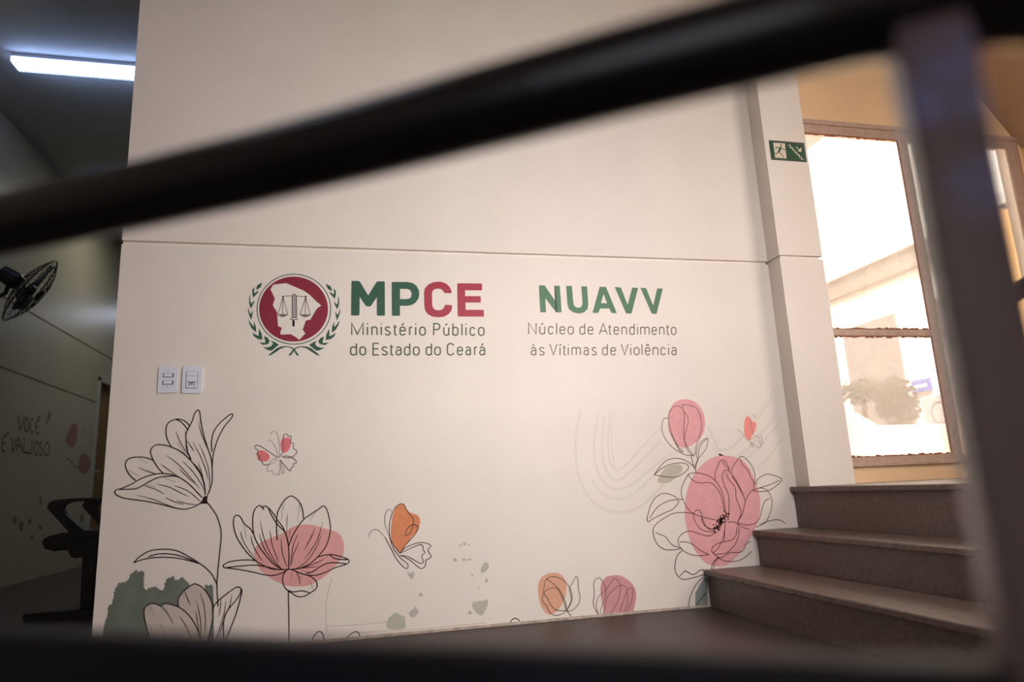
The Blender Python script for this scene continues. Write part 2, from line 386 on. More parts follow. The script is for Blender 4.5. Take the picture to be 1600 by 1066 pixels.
# ---- big line flower, upper left
A = Flat((160, 620, 5.332)); B = Flat((160, 780, 4.442)); K = Flat((150, 860, 6.4)); C = Flat((340, 760, 5.923))
t = thing('flower_drawing', 'tall black-line flower leaning left above its bent stem', 'mural flower', (-1.0, -.001, .8))
A.lines('outline', [
 [(820,885),(780,910),(700,937),(620,930),(500,900),(400,878),(280,860),(180,845),(120,820),(103,795),(120,775),(160,765),(240,730),(330,680),(420,650),(500,640),(570,648),(620,665)],
 [(140,772),(260,770),(310,755),(380,715),(450,680),(520,665),(620,665),(700,710),(760,765),(830,840)],
 [(280,700),(225,650),(195,590),(197,545),(225,515),(290,503),(360,508),(425,530)],
 [(510,640),(470,600),(420,520),(402,460),(415,425),(450,402),(510,403),(580,422),(640,450),(700,495),(760,560),(820,650),(850,740),(858,820)],
 [(575,420),(540,350),(530,280),(545,225),(590,195),(640,187),(690,205),(730,245)],[(610,190),(650,205),(690,245),(712,275)],
 [(740,525),(705,440),(697,350),(700,300),(720,260),(750,200),(770,140),(795,113),(812,130),(820,200),(840,300),(875,420),(905,510),(915,600),(915,700),(900,760),(875,825)],
 [(913,460),(910,380),(925,300),(970,230),(1030,175),(1075,145),(1087,155),(1070,185),(1010,260),(960,360),(925,480),(915,600)]], LW, M['line'], t)
A.lines('vein', [[(300,512),(380,553)],[(300,588),(380,625),(450,645)],[(370,607),(450,645)],[(215,612),(310,663)],[(455,727),(560,755),(640,795),(722,832)],[(510,675),(612,712)],[(600,740),(720,790),(830,885)],[(345,742),(440,770),(515,812)],[(360,732),(445,755)],[(285,820),(420,855),(560,910),(650,935),(740,930)],[(525,840),(600,875),(680,900)],[(622,865),(700,890),(800,902)],[(485,560),(560,615),(640,670)],[(530,487),(640,570),(740,680),(815,770)],[(640,600),(700,660),(765,720)],[(670,540),(750,620),(820,720),(855,790)],[(615,290),(660,400),(740,520)],[(622,378),(690,480)],[(685,285),(700,330)],[(705,400),(730,520),(800,600),(850,720),(860,820)],[(755,380),(820,500),(865,620),(880,690)],[(805,390),(860,520),(890,640),(895,800)],[(800,215),(830,320),(880,440),(905,510)],[(795,545),(830,640),(850,740)],[(700,365),(735,410),(765,455)]], LW*.7, M['line'], t, taper=True)
A.fill('flower_base', [[(845,830),(880,828),(872,860),(885,898),(870,893),(830,893),(806,898),(830,868)]], M['line'], t)
B.lines('stem', [[(735,30),(790,110),(818,190),(825,260),(815,370),(802,500),(795,600),(800,690),(803,745)],
 [(218,442),(260,400),(330,360),(430,348),(520,360),(600,400),(665,440),(720,480),(765,530),(790,580),(797,610)],
 [(218,442),(300,415),(400,404),(500,408),(580,422),(665,445)],[(322,398),(400,380),(500,385),(590,412),(670,448)]], LW, M['line'], t)
under(t)
# ---- green wash and flower at the bottom left
t = thing('green_wash', 'ragged dark grey-green wash at the bottom left of the mural', 'mural patch', (-.85, -.001, .1))
rn = random.Random(3)
gw = [(60,900),(80,750),(105,660),(130,550),(165,530),(180,420),(225,330),(300,320),(320,300),(345,240),(400,203),(475,208),(480,300),(478,380),(510,400),(560,370),(600,365),(640,400),(680,395),(685,320),(720,290),(770,250),(785,290),(830,300),(855,262),(890,295),(930,330),(960,400),(1000,420),(1090,420),(1092,345),(1110,350),(1170,350),(1178,530),(1178,930)]
gj = []
for i, p in enumerate(gw[:-1]):
    q = gw[i+1]; L_ = math.dist(p, q); k = max(1, int(L_/9))
    for j in range(k): gj.append((p[0]+(q[0]-p[0])*j/k+rn.uniform(-9, 9)*(0 < i < 32), p[1]+(q[1]-p[1])*j/k+rn.uniform(-11, 11)*(0 < i < 32)))
gj.append(gw[-1])
K.fill('wash', [gj]+[circ(500+rn.uniform(-40, 150), 385+rn.uniform(-45, 10), rn.uniform(2, 6), n=7) for _ in range(14)], M['green_splotch'], t, l=.0004)
under(t)
t = thing('flower_drawing', 'black-line open flower rising over the grey-green wash', 'mural flower', (-.75, -.001, .05))
K.fill('petal_fill', [[(540,930),(510,780),(483,660),(485,590),(520,545),(570,533),(660,560),(700,533),(760,545),(825,568),(822,500),(850,440),(900,390),(960,345),(1000,338),(1060,370),(1120,440),(1160,530),(1167,600),(1165,700),(1140,820),(1115,930)]], M['petal'], t, l=.0008)
K.lines('outline', [
 [(560,960),(540,880),(510,780),(483,660),(485,590),(520,545),(570,533),(620,545),(658,565)],
 [(660,545),(700,533),(760,545),(830,570),(900,620),(960,690),(1010,780),(1045,880)],
 [(825,565),(822,500),(850,440),(900,390),(960,345),(1000,338),(1060,370),(1120,440),(1160,530),(1167,600),(1165,700),(1140,820),(1115,920)],
 [(1170,600),(1185,550),(1240,490),(1330,420),(1400,372),(1440,372),(1450,400),(1430,460),(1350,560),(1300,630),(1280,700),(1275,780),(1280,900)],
 [(1450,385),(1460,410),(1440,500),(1400,640),(1350,770),(1300,900)]], LW, M['line'], t)
K.lines('vein', [[(655,560),(720,640),(775,740)],[(525,545),(545,610)],[(545,545),(580,660)],[(640,735),(720,900)],[(835,660),(900,760),(955,890)],[(885,405),(915,480),(943,550)],[(865,430),(885,468)],[(1003,495),(1035,640),(1050,760),(1045,900)],[(1040,420),(1080,550),(1095,700),(1088,830)],[(995,605),(1020,740),(1035,860)],[(1248,490),(1245,570),(1230,660)],[(1300,510),(1280,640),(1240,770),(1200,890)],[(1360,440),(1340,550),(1300,640),(1250,790),(1210,910)],[(1275,780),(1240,900)],[(530,740),(580,870)],[(665,560),(720,612)]], LW*.7, M['line'], t, taper=True)
under(t)
# ---- pink flower
t = thing('flower_drawing', 'black-line lotus flower over a dusty pink blob on a straight stem', 'mural flower', (-.3, -.001, .4))
C.fill('pink_patch', [[(340,600),(350,565),(400,520),(500,475),(600,435),(700,375),(790,355),(900,362),(1000,395),(1080,415),(1140,460),(1168,530),(1165,620),(1140,680),(1090,740),(1020,810),(940,870),(850,915),(740,930),(640,920),(560,890),(470,840),(400,780),(360,700),(338,640)]], M['pink'], t, l=.0004, smooth=True)
C.lines('outline', [
 [(350,690),(270,610),(200,510),(160,420),(147,340),(155,285),(185,268),(215,290),(250,350),(300,390),(333,440)],
 [(600,770),(520,720),(430,620),(365,520),(335,440),(325,330),(335,240),(365,190),(395,180),(415,200),(430,220)],
 [(415,205),(430,185),(465,195),(510,245),(560,320),(610,390),(640,470),(655,550),(660,650),(658,765)],
 [(470,200),(500,270),(560,360),(620,420),(650,500),(657,580)],
 [(548,290),(560,230),(600,155),(640,110),(682,90),(720,108),(760,150),(785,210),(797,300)],
 [(660,550),(690,470),(740,380),(800,305),(870,255),(930,215),(975,183),(1005,205),(1030,280),(1045,380),(1035,460),(1000,560),(930,650),(850,720),(770,755),(690,768)],
 [(365,690),(290,682),(200,685),(110,700),(60,725),(55,745),(80,755),(200,770),(330,795),(440,820),(520,825),(590,805),(640,775)],
 [(85,752),(200,740),(340,730),(450,745),(560,770),(660,768)],
 [(930,655),(980,640),(1050,632),(1120,645),(1190,668),(1218,690),(1195,720),(1100,750),(1000,795),(900,825),(800,815),(740,795),(690,768)],
 [(1040,635),(1090,670),(1200,680)],[(1190,718),(1100,708),(1020,712),(950,745),(880,790),(820,805)],
 [(640,775),(610,820),(603,880),(625,940),(680,985),(740,1020),(800,1018),(860,985),(910,950),(922,910),(905,870),(850,830),(780,810),(720,785),(675,768),(640,775)],
 [(645,960),(700,978),(780,968),(850,985)],[(350,690),(420,730),(500,765),(600,770)],[(548,290),(545,400),(552,500)]], LW, M['line'], t)
C.lines('stem', [[(655,965),(657,1066),(660,1200),(661,1500)]], LW, M['line'], t)
C.lines('vein', [[(210,420),(250,530),(350,680)],[(248,360),(265,475)],[(305,450),(340,570),(420,700)],[(395,320),(430,480),(500,640),(580,750)],[(388,440),(430,570),(520,700),(600,768)],[(483,405),(510,560),(570,705)],[(588,485),(600,620),(648,755)],[(618,145),(613,215)],[(598,170),(595,310)],[(648,255),(640,420)],[(757,155),(740,318)],[(765,165),(768,235)],[(565,395),(560,455)],[(640,290),(640,440)],[(670,390),(665,480)],[(745,440),(700,550),(670,740)],[(755,515),(700,640),(680,740)],[(900,390),(860,490),(800,590)],[(885,430),(820,540)],[(970,335),(930,480),(860,600),(800,680)],[(965,445),(900,590),(820,700),(720,765)],[(912,232),(850,325)],[(1040,640),(940,695)],[(980,680),(860,730),(740,768)],[(920,745),(800,755),(720,770)],[(775,780),(850,797)],[(690,785),(680,860)],[(725,790),(750,840),(765,910)],[(740,795),(778,862)],[(840,860),(890,940)],[(865,920),(880,955)],[(660,560),(662,765)]], LW*.7, M['line'], t, taper=True)
under(t)
# ---- butterflies
D_ = Flat((380, 660, 10.66))
t = thing('butterfly_drawing', 'small open-winged butterfly outline with two coral red patches', 'mural butterfly', (-.33, -.001, .8))
D_.fill('red_patch', [[(225,520),(250,480),(310,468),(370,490),(420,530),(440,580),(425,625),(380,650),(330,655),(285,630),(250,600),(235,565)]], M['red'], t, l=.0004, smooth=True)
D_.fill('red_patch', [[(620,400),(630,320),(660,275),(710,255),(755,262),(785,300),(790,370),(770,440),(730,490),(690,512),(655,495),(630,450)]], M['red'], t, l=.0004, smooth=True)
D_.lines('outline', [[(600,590),(650,510),(665,400),(670,250),(685,205),(715,193),(740,215),(750,235),(775,225),(797,245),(790,300),(800,345),(835,355),(833,420),(850,448),(885,465),(890,500),(860,550),(810,580),(740,592),(655,575),(720,562),(790,578),(850,610),(882,645),(880,680),(840,690),(838,740),(805,755),(800,795),(775,805),(730,765),(660,680),(612,622)],
 [(430,695),(370,712),(330,690),(310,650),(250,610),(285,580),(235,540),(230,520),(250,495),(240,460),(200,430),(195,400),(220,385),(280,395),(400,470),(500,540),(580,590)]], .0034, M['line2'], t)
D_.lines('thin_outline', [[(612,622),(660,720),(680,800),(675,850),(655,850),(640,790),(620,690),(612,622)],[(612,620),(613,800),(600,875),(575,875),(550,852),(510,870),(490,830),(475,805),(440,815),(410,825),(398,790),(420,710),(480,690),(530,655),(550,620),(530,605),(480,635),(430,695)]], .0026, M['line3'], t)
D_.lines('antenna', [[(575,580),(560,480),(520,380),(470,315),(430,298),(405,320)]], .0022, M['line3'], t)
D_.lines('antenna', [[(603,590),(603,420),(590,260),(560,185),(515,150),(470,175),(455,215)]], .0022, M['line3'], t)
under(t)
E_ = Flat((570, 780, 8.883))
t = thing('butterfly_drawing', 'side-view butterfly outline with one large orange wing', 'mural butterfly', (.2, -.001, .4))
E_.fill('orange_patch', [[(485,748),(420,660),(370,560),(362,440),(375,300),(400,190),(440,110),(490,68),(530,70),(565,105),(600,165),(660,200),(730,225),(765,280),(765,340),(735,430),(650,530),(560,650)]], M['orange'], t, l=.0004, smooth=True)
E_.lines('outline', [[(487,755),(400,640),(350,530),(340,400),(360,260),(410,140),(460,85),(510,65),(550,85),(580,150),(620,210),(660,250),(675,310),(665,380),(640,450),(610,490),(575,505),(565,480),(590,410),(640,365),(690,355),(730,380),(735,420),(690,500),(600,600),(530,690),(487,755)],
 [(495,745),(560,680),(650,635),(760,605),(850,610),(910,640),(915,660),(880,700),(890,740),(920,790),(905,820),(850,850),(842,920),(800,962),(750,950),(680,890),(600,830),(485,778)],
 [(490,752),(600,700),(700,655),(770,632),(805,650),(812,710),(838,742),(795,780),(800,830),(815,870),(790,893),(740,880),(660,830),(580,795),(485,780)],
 [(345,520),(380,650),(440,750),(520,840),(590,895),(603,935),(580,965),(530,935),(440,830),(360,680),(280,530)]], .0036, mat('butterfly_ink', (92, 72, 66), .7, .15, noise=.05), t)
E_.lines('antenna', [[(280,530),(210,450),(150,420),(90,445),(60,500),(55,550)]], .0028, M['line2'], t, taper=True)
E_.lines('antenna', [[(345,520),(300,420),(278,310),(285,210),(315,155),(350,145),(375,180)]], .0028, M['line2'], t, taper=True)
under(t)
H = Flat((1130, 630, 11.85))
t = thing('butterfly_drawing', 'tiny side-view butterfly with a bright coral wing, near the pillar', 'mural butterfly', (2.0, -.001, .85))
H.fill('red_patch', [[(455,243),(490,265),(540,340),(600,355),(610,410),(595,500),(540,600),(490,680),(460,680),(400,600),(385,480),(395,330),(420,265)]], M['redb'], t, l=.0004, smooth=True)
H.lines('outline', [[(490,275),(520,370),(520,460),(545,540),(545,600)],[(490,680),(560,640),(620,600),(660,650),(655,720),(700,760),(690,810),(660,835),(610,800),(500,710)],[(690,600),(720,640),(700,690),(740,730),(700,760)],[(500,745),(520,800),(545,815),(550,790),(500,715)],[(250,480),(330,540),(400,640),(480,720)],[(560,200),(585,280)]], .0028, M['line3'], t)
under(t)
# ---- buds at the floor line
Fb = Flat((820, 880, 8))
t = thing('bud_drawing', 'outlined rose bud over an orange oval at the floor line', 'mural flower', (.95, -.001, .1))
Fb.fill('orange_patch', [[(165,330),(180,230),(240,155),(330,125),(420,130),(480,170),(515,240),(520,330),(500,440),(450,540),(390,610),(310,645),(260,620),(210,550),(180,460)]], M['orange2'], t, l=.0004, smooth=True)
Fb.lines('outline', [[(520,595),(400,590),(330,530),(270,420),(235,380),(240,300),(265,205),(330,240),(420,320),(480,420),(515,520),(520,595)],[(240,370),(290,325),(350,312),(400,318),(450,390),(490,500),(520,590)],[(270,210),(300,178),(360,172),(440,190),(510,240),(560,310),(592,400),(580,490),(545,560),(520,595)],[(240,375),(218,430),(230,490),(275,540),(300,600),(350,645),(400,655),(460,640),(520,595)],[(520,595),(560,600),(620,570),(675,500),(690,420),(670,320),(665,230),(655,180),(635,172),(600,240),(570,290),(560,340),(575,410),(580,470),(520,595)],[(520,595),(570,650),(598,695)]], .0032, M['line2'], t)
under(t)
t = thing('bud_drawing', 'outlined tulip bud over a rose pink circle at the floor line', 'mural flower', (1.2, -.001, .1))
Fb.fill('pink_patch', [[(945,330),(960,250),(1010,180),(1090,155),(1180,155),(1270,195),(1350,270),(1388,360),(1390,450),(1370,540),(1340,625),(1190,650),(1000,665),(985,610),(975,540),(955,450)]], mat('deep_rose_ink', (208, 150, 154), .6, .2, noise=.05), t, l=.0004, smooth=True)
Fb.lines('outline', [[(940,665),(890,600),(855,500),(870,380),(860,270),(880,210),(930,185),(970,230),(1010,310),(1010,400),(985,490),(950,570),(940,660)],[(930,665),(900,580),(895,490),(930,410),(1010,340),(1060,270),(1100,205),(1135,193),(1170,230),(1195,290),(1190,370),(1160,480),(1110,570),(1055,650)],[(975,660),(1000,550),(1030,430),(1090,350),(1150,300),(1210,275),(1260,300),(1275,340),(1250,420),(1210,530),(1180,640)],[(1275,350),(1300,320),(1335,312),(1352,350),(1340,440),(1310,540),(1260,630)],[(1275,360),(1290,450),(1270,550),(1225,630)]], .0032, mat('bud_line_ink', (128, 88, 88), .7, .15, noise=.05), t)
under(t)
S4 = Flat((460, 940, 4))
for lab, L_ in (('black petal tip arch just right of the lotus stem, touching the floor line', [(108,252),(125,210),(155,187),(178,205),(187,250)]), ('black slanting petal tip at the floor line left of the grey blots', [(320,237),(350,205),(385,188),(405,205),(410,228)]), ('small petal tip arch at the floor line left of the orange oval', [(1342,145),(1360,115),(1380,105),(1400,115),(1410,140)])):
    o = S4.lines('petal_tip', [L_], .004, M['line'], None); tag(o, lab, 'mural line')
# ---- grey paint blots
P = Flat((560, 770, 4.636))
bl = [('large grey blot on the floor line below the orange butterfly', [(212,985),(212,920),(240,890),(275,868),(300,885),(335,900),(340,930),(330,985)]),
 ('grey diamond blot just right of the large floor-line blot', [(370,865),(400,840),(412,820),(420,840),(437,862),(400,905),(372,890)]),
 ('small round grey dot between the diamond blot and the orange butterfly', circ(452, 740, 14, n=16)),
 ('ragged grey blot right under the tail of the orange butterfly', [(355,570),(375,585),(395,570),(405,600),(385,628),(360,595)]),
 ('grey dot in the middle of the topmost row of blots', circ(768, 370, 14, 12, n=14)),
 ('small grey dot left end of the topmost row of blots', circ(740, 382, 9, n=10)), ('small grey dot right end of the topmost row of blots', circ(800, 380, 8, n=10)),
 ('round grey dot left of the faint dashes, second row of blots', circ(700, 488, 15, 14, n=14)), ('faint grey dash, second row of blots', [(750,478),(765,478),(790,483),(815,476),(815,492),(785,488),(765,497),(750,492)]),
 ('slanting grey oval blot, upper right of the blots', [(885,575),(900,520),(925,505),(945,520),(940,550),(910,580)]),
 ('tiny grey dot left of the round dot under the slanting oval', circ(825, 598, 8, n=8)), ('round grey dot below the slanting oval blot', circ(928, 638, 12, 16, n=12)),
 ('tiny grey speck lowest above the large right blot', circ(872, 692, 6, n=8)),
 ('large grey blot with a horn, right of the group', [(825,800),(870,785),(905,785),(930,772),(940,795),(925,840),(900,885),(870,885),(840,850),(828,830)]),
 ('round grey dot at lower left of the horned blot', circ(808, 870, 14, n=12))]
for lab, pg in bl:
    tag(P.fill('paint_blot', [pg], M['splotch'], None, l=.0004, smooth=True, n=3), lab, 'mural blot', 'grey paint blots low on the mural')
# ---- pale wavy stripes
Q = Flat((860, 560, 4))
t = thing('stripe_drawing', 'faint pale grey wavy stripes behind the rose buds', 'mural stripes', (1.5, -.001, .7))
for L_, w_ in (([(190,320),(160,480),(165,680),(215,830),(310,930),(430,965),(550,935),(660,840),(720,770)],.014),([(300,340),(275,500),(280,650),(330,770),(420,820),(520,780),(620,700),(720,620),(840,560)],.010),([(340,360),(325,500),(330,640),(375,740),(430,760),(520,690),(600,610),(690,520)],.012),([(375,330),(360,500),(370,640),(410,700),(470,670),(560,570),(690,430)],.010),([(415,320),(385,400),(385,560),(400,680)],.008),([(255,760),(330,850),(420,880),(520,850),(640,740),(760,640)],.010),([(980,420),(1020,500),(1050,570),(1130,560),(1210,480),(1300,370),(1390,240)],.014),([(1010,560),(1100,620),(1200,590),(1300,490),(1410,350)],.012),([(1050,600),(1200,640),(1330,520),(1420,420)],.010),([(1290,690),(1380,600),(1450,490)],.012),([(1270,380),(1330,290),(1400,190)],.008)):
    Q.lines('stripe', [L_], w_, M['arc'], t, l=.0002)
under(t)
# ---- upper rose bud
G = Flat((1010, 610, 8.883))
t = thing('bud_drawing', 'closed tulip bud outline over a pink oval, above the peony', 'mural flower', (1.5, -.001, .85))
G.fill('pink_patch', [[(310,300),(350,220),(420,150),(500,128),(600,130),(700,180),(770,270),(810,400),(805,540),(760,650),(680,730),(560,795),(480,790),(410,740),(340,640),(305,540),(303,400)]], M['pink2'], t, l=.0004, smooth=True)
G.lines('outline', [[(510,850),(440,780),(370,650),(320,500),(308,380),(330,290),(380,230),(430,217),(490,245),(518,300),(525,420),(515,600),(530,700),(570,790),(660,910)],[(505,240),(510,200),(600,212),(680,240),(730,310),(760,420),(760,540),(730,660),(690,770),(670,900)],[(510,290),(560,350),(582,430),(560,520),(535,620),(530,700),(550,790),(600,870),(660,915)],[(310,400),(270,383),(235,410),(213,490),(225,590),(280,700),(370,800),(480,870),(560,902),(630,905),(660,915)],[(510,855),(470,850),(410,750),(350,610)],[(715,950),(725,850),(760,750),(830,680),(845,665),(853,710),(830,800),(770,890),(715,950)],[(715,955),(690,900),(710,790),(760,710),(830,668)],[(620,905),(635,990),(655,1066)],[(715,955),(690,1010),(675,1066)]], .0032, M['line2'], t)
under(t)
# ---- peony
I = Flat((1000, 700, 5.921)); J = Flat((1000, 840, 8))
t = thing('peony_drawing', 'large open peony outline over a pink oval beside the steps', 'mural flower', (1.6, -.001, .4))
I.fill('pink_patch', [[(790,72),(880,85),(950,120),(1010,190),(1060,300),(1100,420),(1112,520),(1100,650),(1060,760),(1010,850),(950,940),(880,1020),(820,1075),(760,1095),(690,1095),(610,1066),(550,1010),(480,900),(440,780),(415,650),(415,540),(430,420),(470,300),(540,190),(620,120),(700,80)]], M['pink2'], t, l=.0004, smooth=True)
I.fill('grey_leaf', [[(165,290),(220,200),(300,155),(380,160),(395,200),(360,250),(280,315),(200,328),(165,315)]], M['leafgrey'], t, l=.0004, smooth=True)
J.fill('teal_leaf', [[(800,500),(840,520),(840,866),(690,860),(690,700),(740,600)]], M['leafteal'], t, l=.0004)
I.lines('outline', [[(130,250),(180,180),(240,120),(310,97),(390,105),(450,135),(500,180),(520,235)],[(130,250),(200,190),(290,150),(370,140),(430,150),(448,180),(420,220),(340,268),(240,268),(130,250)],[(475,80),(485,140),(510,195)],[(540,105),(520,150),(515,195)],
 [(400,470),(365,478),(320,450),(260,425),(200,425),(140,465),(95,540),(68,640),(75,683),(130,650),(230,600),(300,570),(345,520),(355,490),(310,480),(230,505),(150,560),(92,650)],
 [(445,245),(400,330),(380,410),(400,490),(450,570),(500,612),(580,640),(700,668)],[(445,245),(490,232),(580,240),(670,280),(730,350),(770,450),(790,600)],[(445,250),(480,295),(550,325),(640,320),(700,360),(750,450),(780,600)],
 [(695,310),(695,230),(720,160),(750,115),(790,130),(820,180),(830,215)],[(760,130),(790,165),(830,210)],[(850,230),(855,180),(900,115),(935,78),(990,110),(1040,180),(1062,250),(1062,340)],[(930,95),(945,150),(1000,210),(1015,260),(1050,320),(1050,400)],
 [(820,640),(820,450),(780,350),(760,260),(785,208),(830,225),(880,290),(930,380),(965,470),(970,490)],[(795,232),(820,290),(880,370),(890,470),(930,570),(930,620),(900,690)],[(850,260),(900,340),(960,450)],
 [(1070,340),(1090,290),(1150,250),(1200,245),(1310,290),(1260,350),(1190,395),(1120,405),(1050,398)],[(1290,300),(1200,340),(1060,385)],[(900,690),(950,600),(975,490),(1020,410),(1080,378),(1140,375),(1190,410),(1220,490),(1210,580),(1160,690),(1070,735)],
 [(1195,468),(1150,500),(1125,580),(1105,650),(1060,700),(980,713),(900,690)],[(900,700),(960,740),(1010,752)],[(1100,710),(1180,680),(1260,665),(1310,675),(1345,700)],
 [(500,612),(400,598),(300,610),(200,665),(130,730),(125,810),(160,890),(230,940),(320,942),(390,930)],[(140,780),(180,800),(230,820),(280,880),(320,910),(380,925)],
 [(700,785),(640,815),(560,800),(460,770),(390,795),(352,850),(370,920),(440,975),(530,998),(640,988)],[(365,870),(430,872),(490,895),(560,950),(630,985)],[(710,780),(600,770),(540,730),(500,660),(498,610),(520,578),(550,580),(570,620),(575,680),(610,730),(690,755)],[(575,650),(620,740),(700,770)],
 [(815,690),(860,685),(905,710),(915,790),(890,870),(850,930),(790,975),(700,985)],[(895,730),(890,800),(850,850),(780,870),(720,885),(670,920),(665,960),(700,990)],[(780,760),(770,830),(720,930),(670,975)],[(785,690),(780,870)],
 [(670,970),(720,1010),(760,1015),(830,970),(920,968),(960,940),(980,890),(1025,865)],[(710,1010),(780,1045),(880,1050),(960,1020),(1035,955)]], .0036, mat('peony_ink', (96, 62, 62), .7, .15, noise=.05), t)
J.lines('stem', [[(535,160),(470,220),(437,330),(440,420),(480,490),(540,525),(640,510),(800,465)],[(495,485),(530,450),(565,420),(600,435),(650,463),(700,450),(740,415),(800,400)],[(965,255),(915,310),(885,400)],[(985,255),(935,310),(915,400)],[(795,490),(700,590),(630,730),(600,868)],[(820,695),(700,850)]], .0036, M['line'], t)
rn = random.Random(11); dots = []
for _ in range(150):
    a = rn.random(); x = 700+95*a+rn.gauss(0, 15); y = 760-150*a+rn.gauss(0, 15); dots.append(circ(x, y, rn.uniform(4, 8), n=8))
I.fill('stamens', dots, mat('stamen_ink', (96, 66, 58), .7, .15, noise=.3, nscale=80), t, l=.0016)
under(t)

# ================================================================== EMBLEM AND LETTERING
L = Flat((380, 420, 7.6125))
t = thing('wall_emblem', 'round crimson emblem with state outline, sword, scales and laurel', 'emblem', (-.26, -.001, 1.26))
c0 = (603, 482); rx, ry = 443, 421
L.fill('outer_ring', [[circ(*c0, rx, ry, 72), circ(*c0, rx-10, ry-10, 72)[::-1]]], M['green'], t, l=.0008)
L.fill('medallion', [circ(599, 481, 409, 387, 72)], M['wine'], t, l=.0006)
L.fill('state_outline', [[(360,190),(510,172),(590,205),(720,262),(790,310),(870,390),(930,440),(885,468),(860,500),(800,605),(745,618),(720,690),(707,725),(740,770),(668,847),(620,810),(565,780),(445,785),(442,755),(460,702),(415,685),(402,520),(385,490),(352,435),(377,355),(325,245)]], M['ivory'], t, l=.0009)
dk = M['line']
L.fill('blade', [[(584,578),(584,326),(607,306),(632,326),(632,578)]], mat('blade_grey', (168, 160, 158), .5, .3, noise=.02), t, l=.0011)
L.lines('sword', [[(582,580),(582,325),(607,302),(634,325),(634,580)],[(558,606),(585,582),(628,582),(644,606),(558,606)]], px(1), dk, t, l=.0013, smooth=False)
L.fill('sword_grip', [[(585,612),(612,612),(612,680),(600,692),(585,682)]], dk, t, l=.0013)
L.lines('scales', [[(475,330),(530,325),(582,322)],[(634,325),(690,330),(745,338)],[(475,340),(412,545)],[(475,340),(529,545)],[(475,340),(468,545)],[(742,345),(676,548)],[(742,345),(799,548)],[(742,345),(738,548)],[(408,546),(532,546)],[(674,549),(802,549)]], px(.85), dk, t, l=.0013, smooth=False)
for x0_, x1_, y_ in ((408, 532, 546), (674, 802, 549)):
    L.fill('scale_pan', [[(x0_, y_)]+[(x0_+(x1_-x0_)*i/8, y_+30*math.sin(math.pi*i/8)) for i in range(1, 8)]+[(x1_, y_)]], mat('pan_grey', (128, 112, 110), .5, .3, noise=.02), t, l=.0012)
for kx in (475, 744): L.fill('scale_knob', [circ(kx, 333, 11, n=10)], dk, t, l=.0014)
leaves = [[(228,162),(170,195),(150,255),(205,225)],[(132,215),(108,255),(110,305),(122,345),(182,278),(180,262),(140,290),(130,285)],[(80,308),(70,350),(72,420),(92,475),(128,405),(130,378),(97,418),(85,385)],[(58,455),(58,510),(78,570),(97,610),(112,540),(115,490),(92,540),(75,520)],[(65,605),(75,660),(110,720),(155,758),(152,690),(128,620),(128,690),(100,660)],[(110,755),(125,800),(170,835),(228,845),(222,780),(188,710),(183,770),(186,800),(140,780)],[(190,878),(240,908),(300,895),(315,860),(290,820),(248,802),(262,860),(262,882)],[(235,935),(300,972),(340,975),(425,905),(380,875),(330,855),(355,890),(335,920),(290,938)]]
stem = [(295,1032),(330,1030),(400,985),(450,950),(520,930),(570,945),(600,975),(640,1035),(665,1030),(620,970),(580,935),(520,920),(450,925),(400,945),(350,985)]
mir = lambda Lq: [(603+(603-x)*1.01, y+16*(1-(y-160)/870)) for x, y in Lq][::-1]
for lf in leaves:
    L.fill('laurel_leaf', [lf], M['green'], t, l=.0008); L.fill('laurel_leaf', [mir(lf)], M['green'], t, l=.0008)
L.fill('laurel_stem', [stem], M['green'], t, l=.0008); L.fill('laurel_stem', [mir(stem)], M['green'], t, l=.0010)
under(t)
R1 = Flat((540, 430, 10)); R2 = Flat((620, 430, 10))
t = thing('wall_lettering', 'large bold letters MPCE in green and crimson beside the emblem', 'lettering', (.1, -.001, 1.45))
R1.fill('letter', [[(92,92),(205,92),(225,105),(354,320),(480,112),(500,98),(600,98),(612,110),(615,625),(603,635),(500,635),(488,625),(488,345),(400,478),(385,490),(330,490),(312,475),(220,340),(217,620),(205,632),(98,632),(84,620)]], M['green'], t)
R1.fill('letter', [[[(735,108),(965,108),(1050,125),(1110,170),(1145,235),(1152,300),(1140,360),(1100,425),(1040,465),(970,480),(850,480),(850,625),(840,637),(735,637),(724,628),(720,120)], [(850,217),(960,217),(1000,230),(1025,262),(1033,300),(1022,345),(995,368),(950,375),(850,375)][::-1]]], M['green'], t)
R2.fill('letter', [[(858,270),(850,240),(825,185),(775,135),(710,110),(640,102),(560,115),(490,150),(440,205),(425,270),(430,480),(445,560),(490,615),(560,650),(650,660),(740,650),(810,610),(850,560),(865,500),(862,470),(755,465),(742,485),(735,515),(705,540),(650,552),(600,543),(565,510),(553,470),(550,280),(565,240),(600,218),(650,210),(700,225),(730,255),(742,280),(845,282)]], M['crim'], t)['label'] = 'crimson letter C'
R2.fill('letter', [[(945,128),(1320,132),(1333,145),(1333,228),(1322,240),(1068,238),(1068,328),(1300,330),(1312,342),(1312,430),(1072,430),(1076,543),(1345,543),(1358,555),(1362,640),(1352,650),(965,648),(952,635),(945,300)]], M['crim'], t)['label'] = 'crimson letter E'
under(t)
N_ = Flat((830, 430, 7.273))
t = thing('wall_lettering', 'large grey-green letters NUAVV right of the emblem group', 'lettering', (1.05, -.001, 1.45))
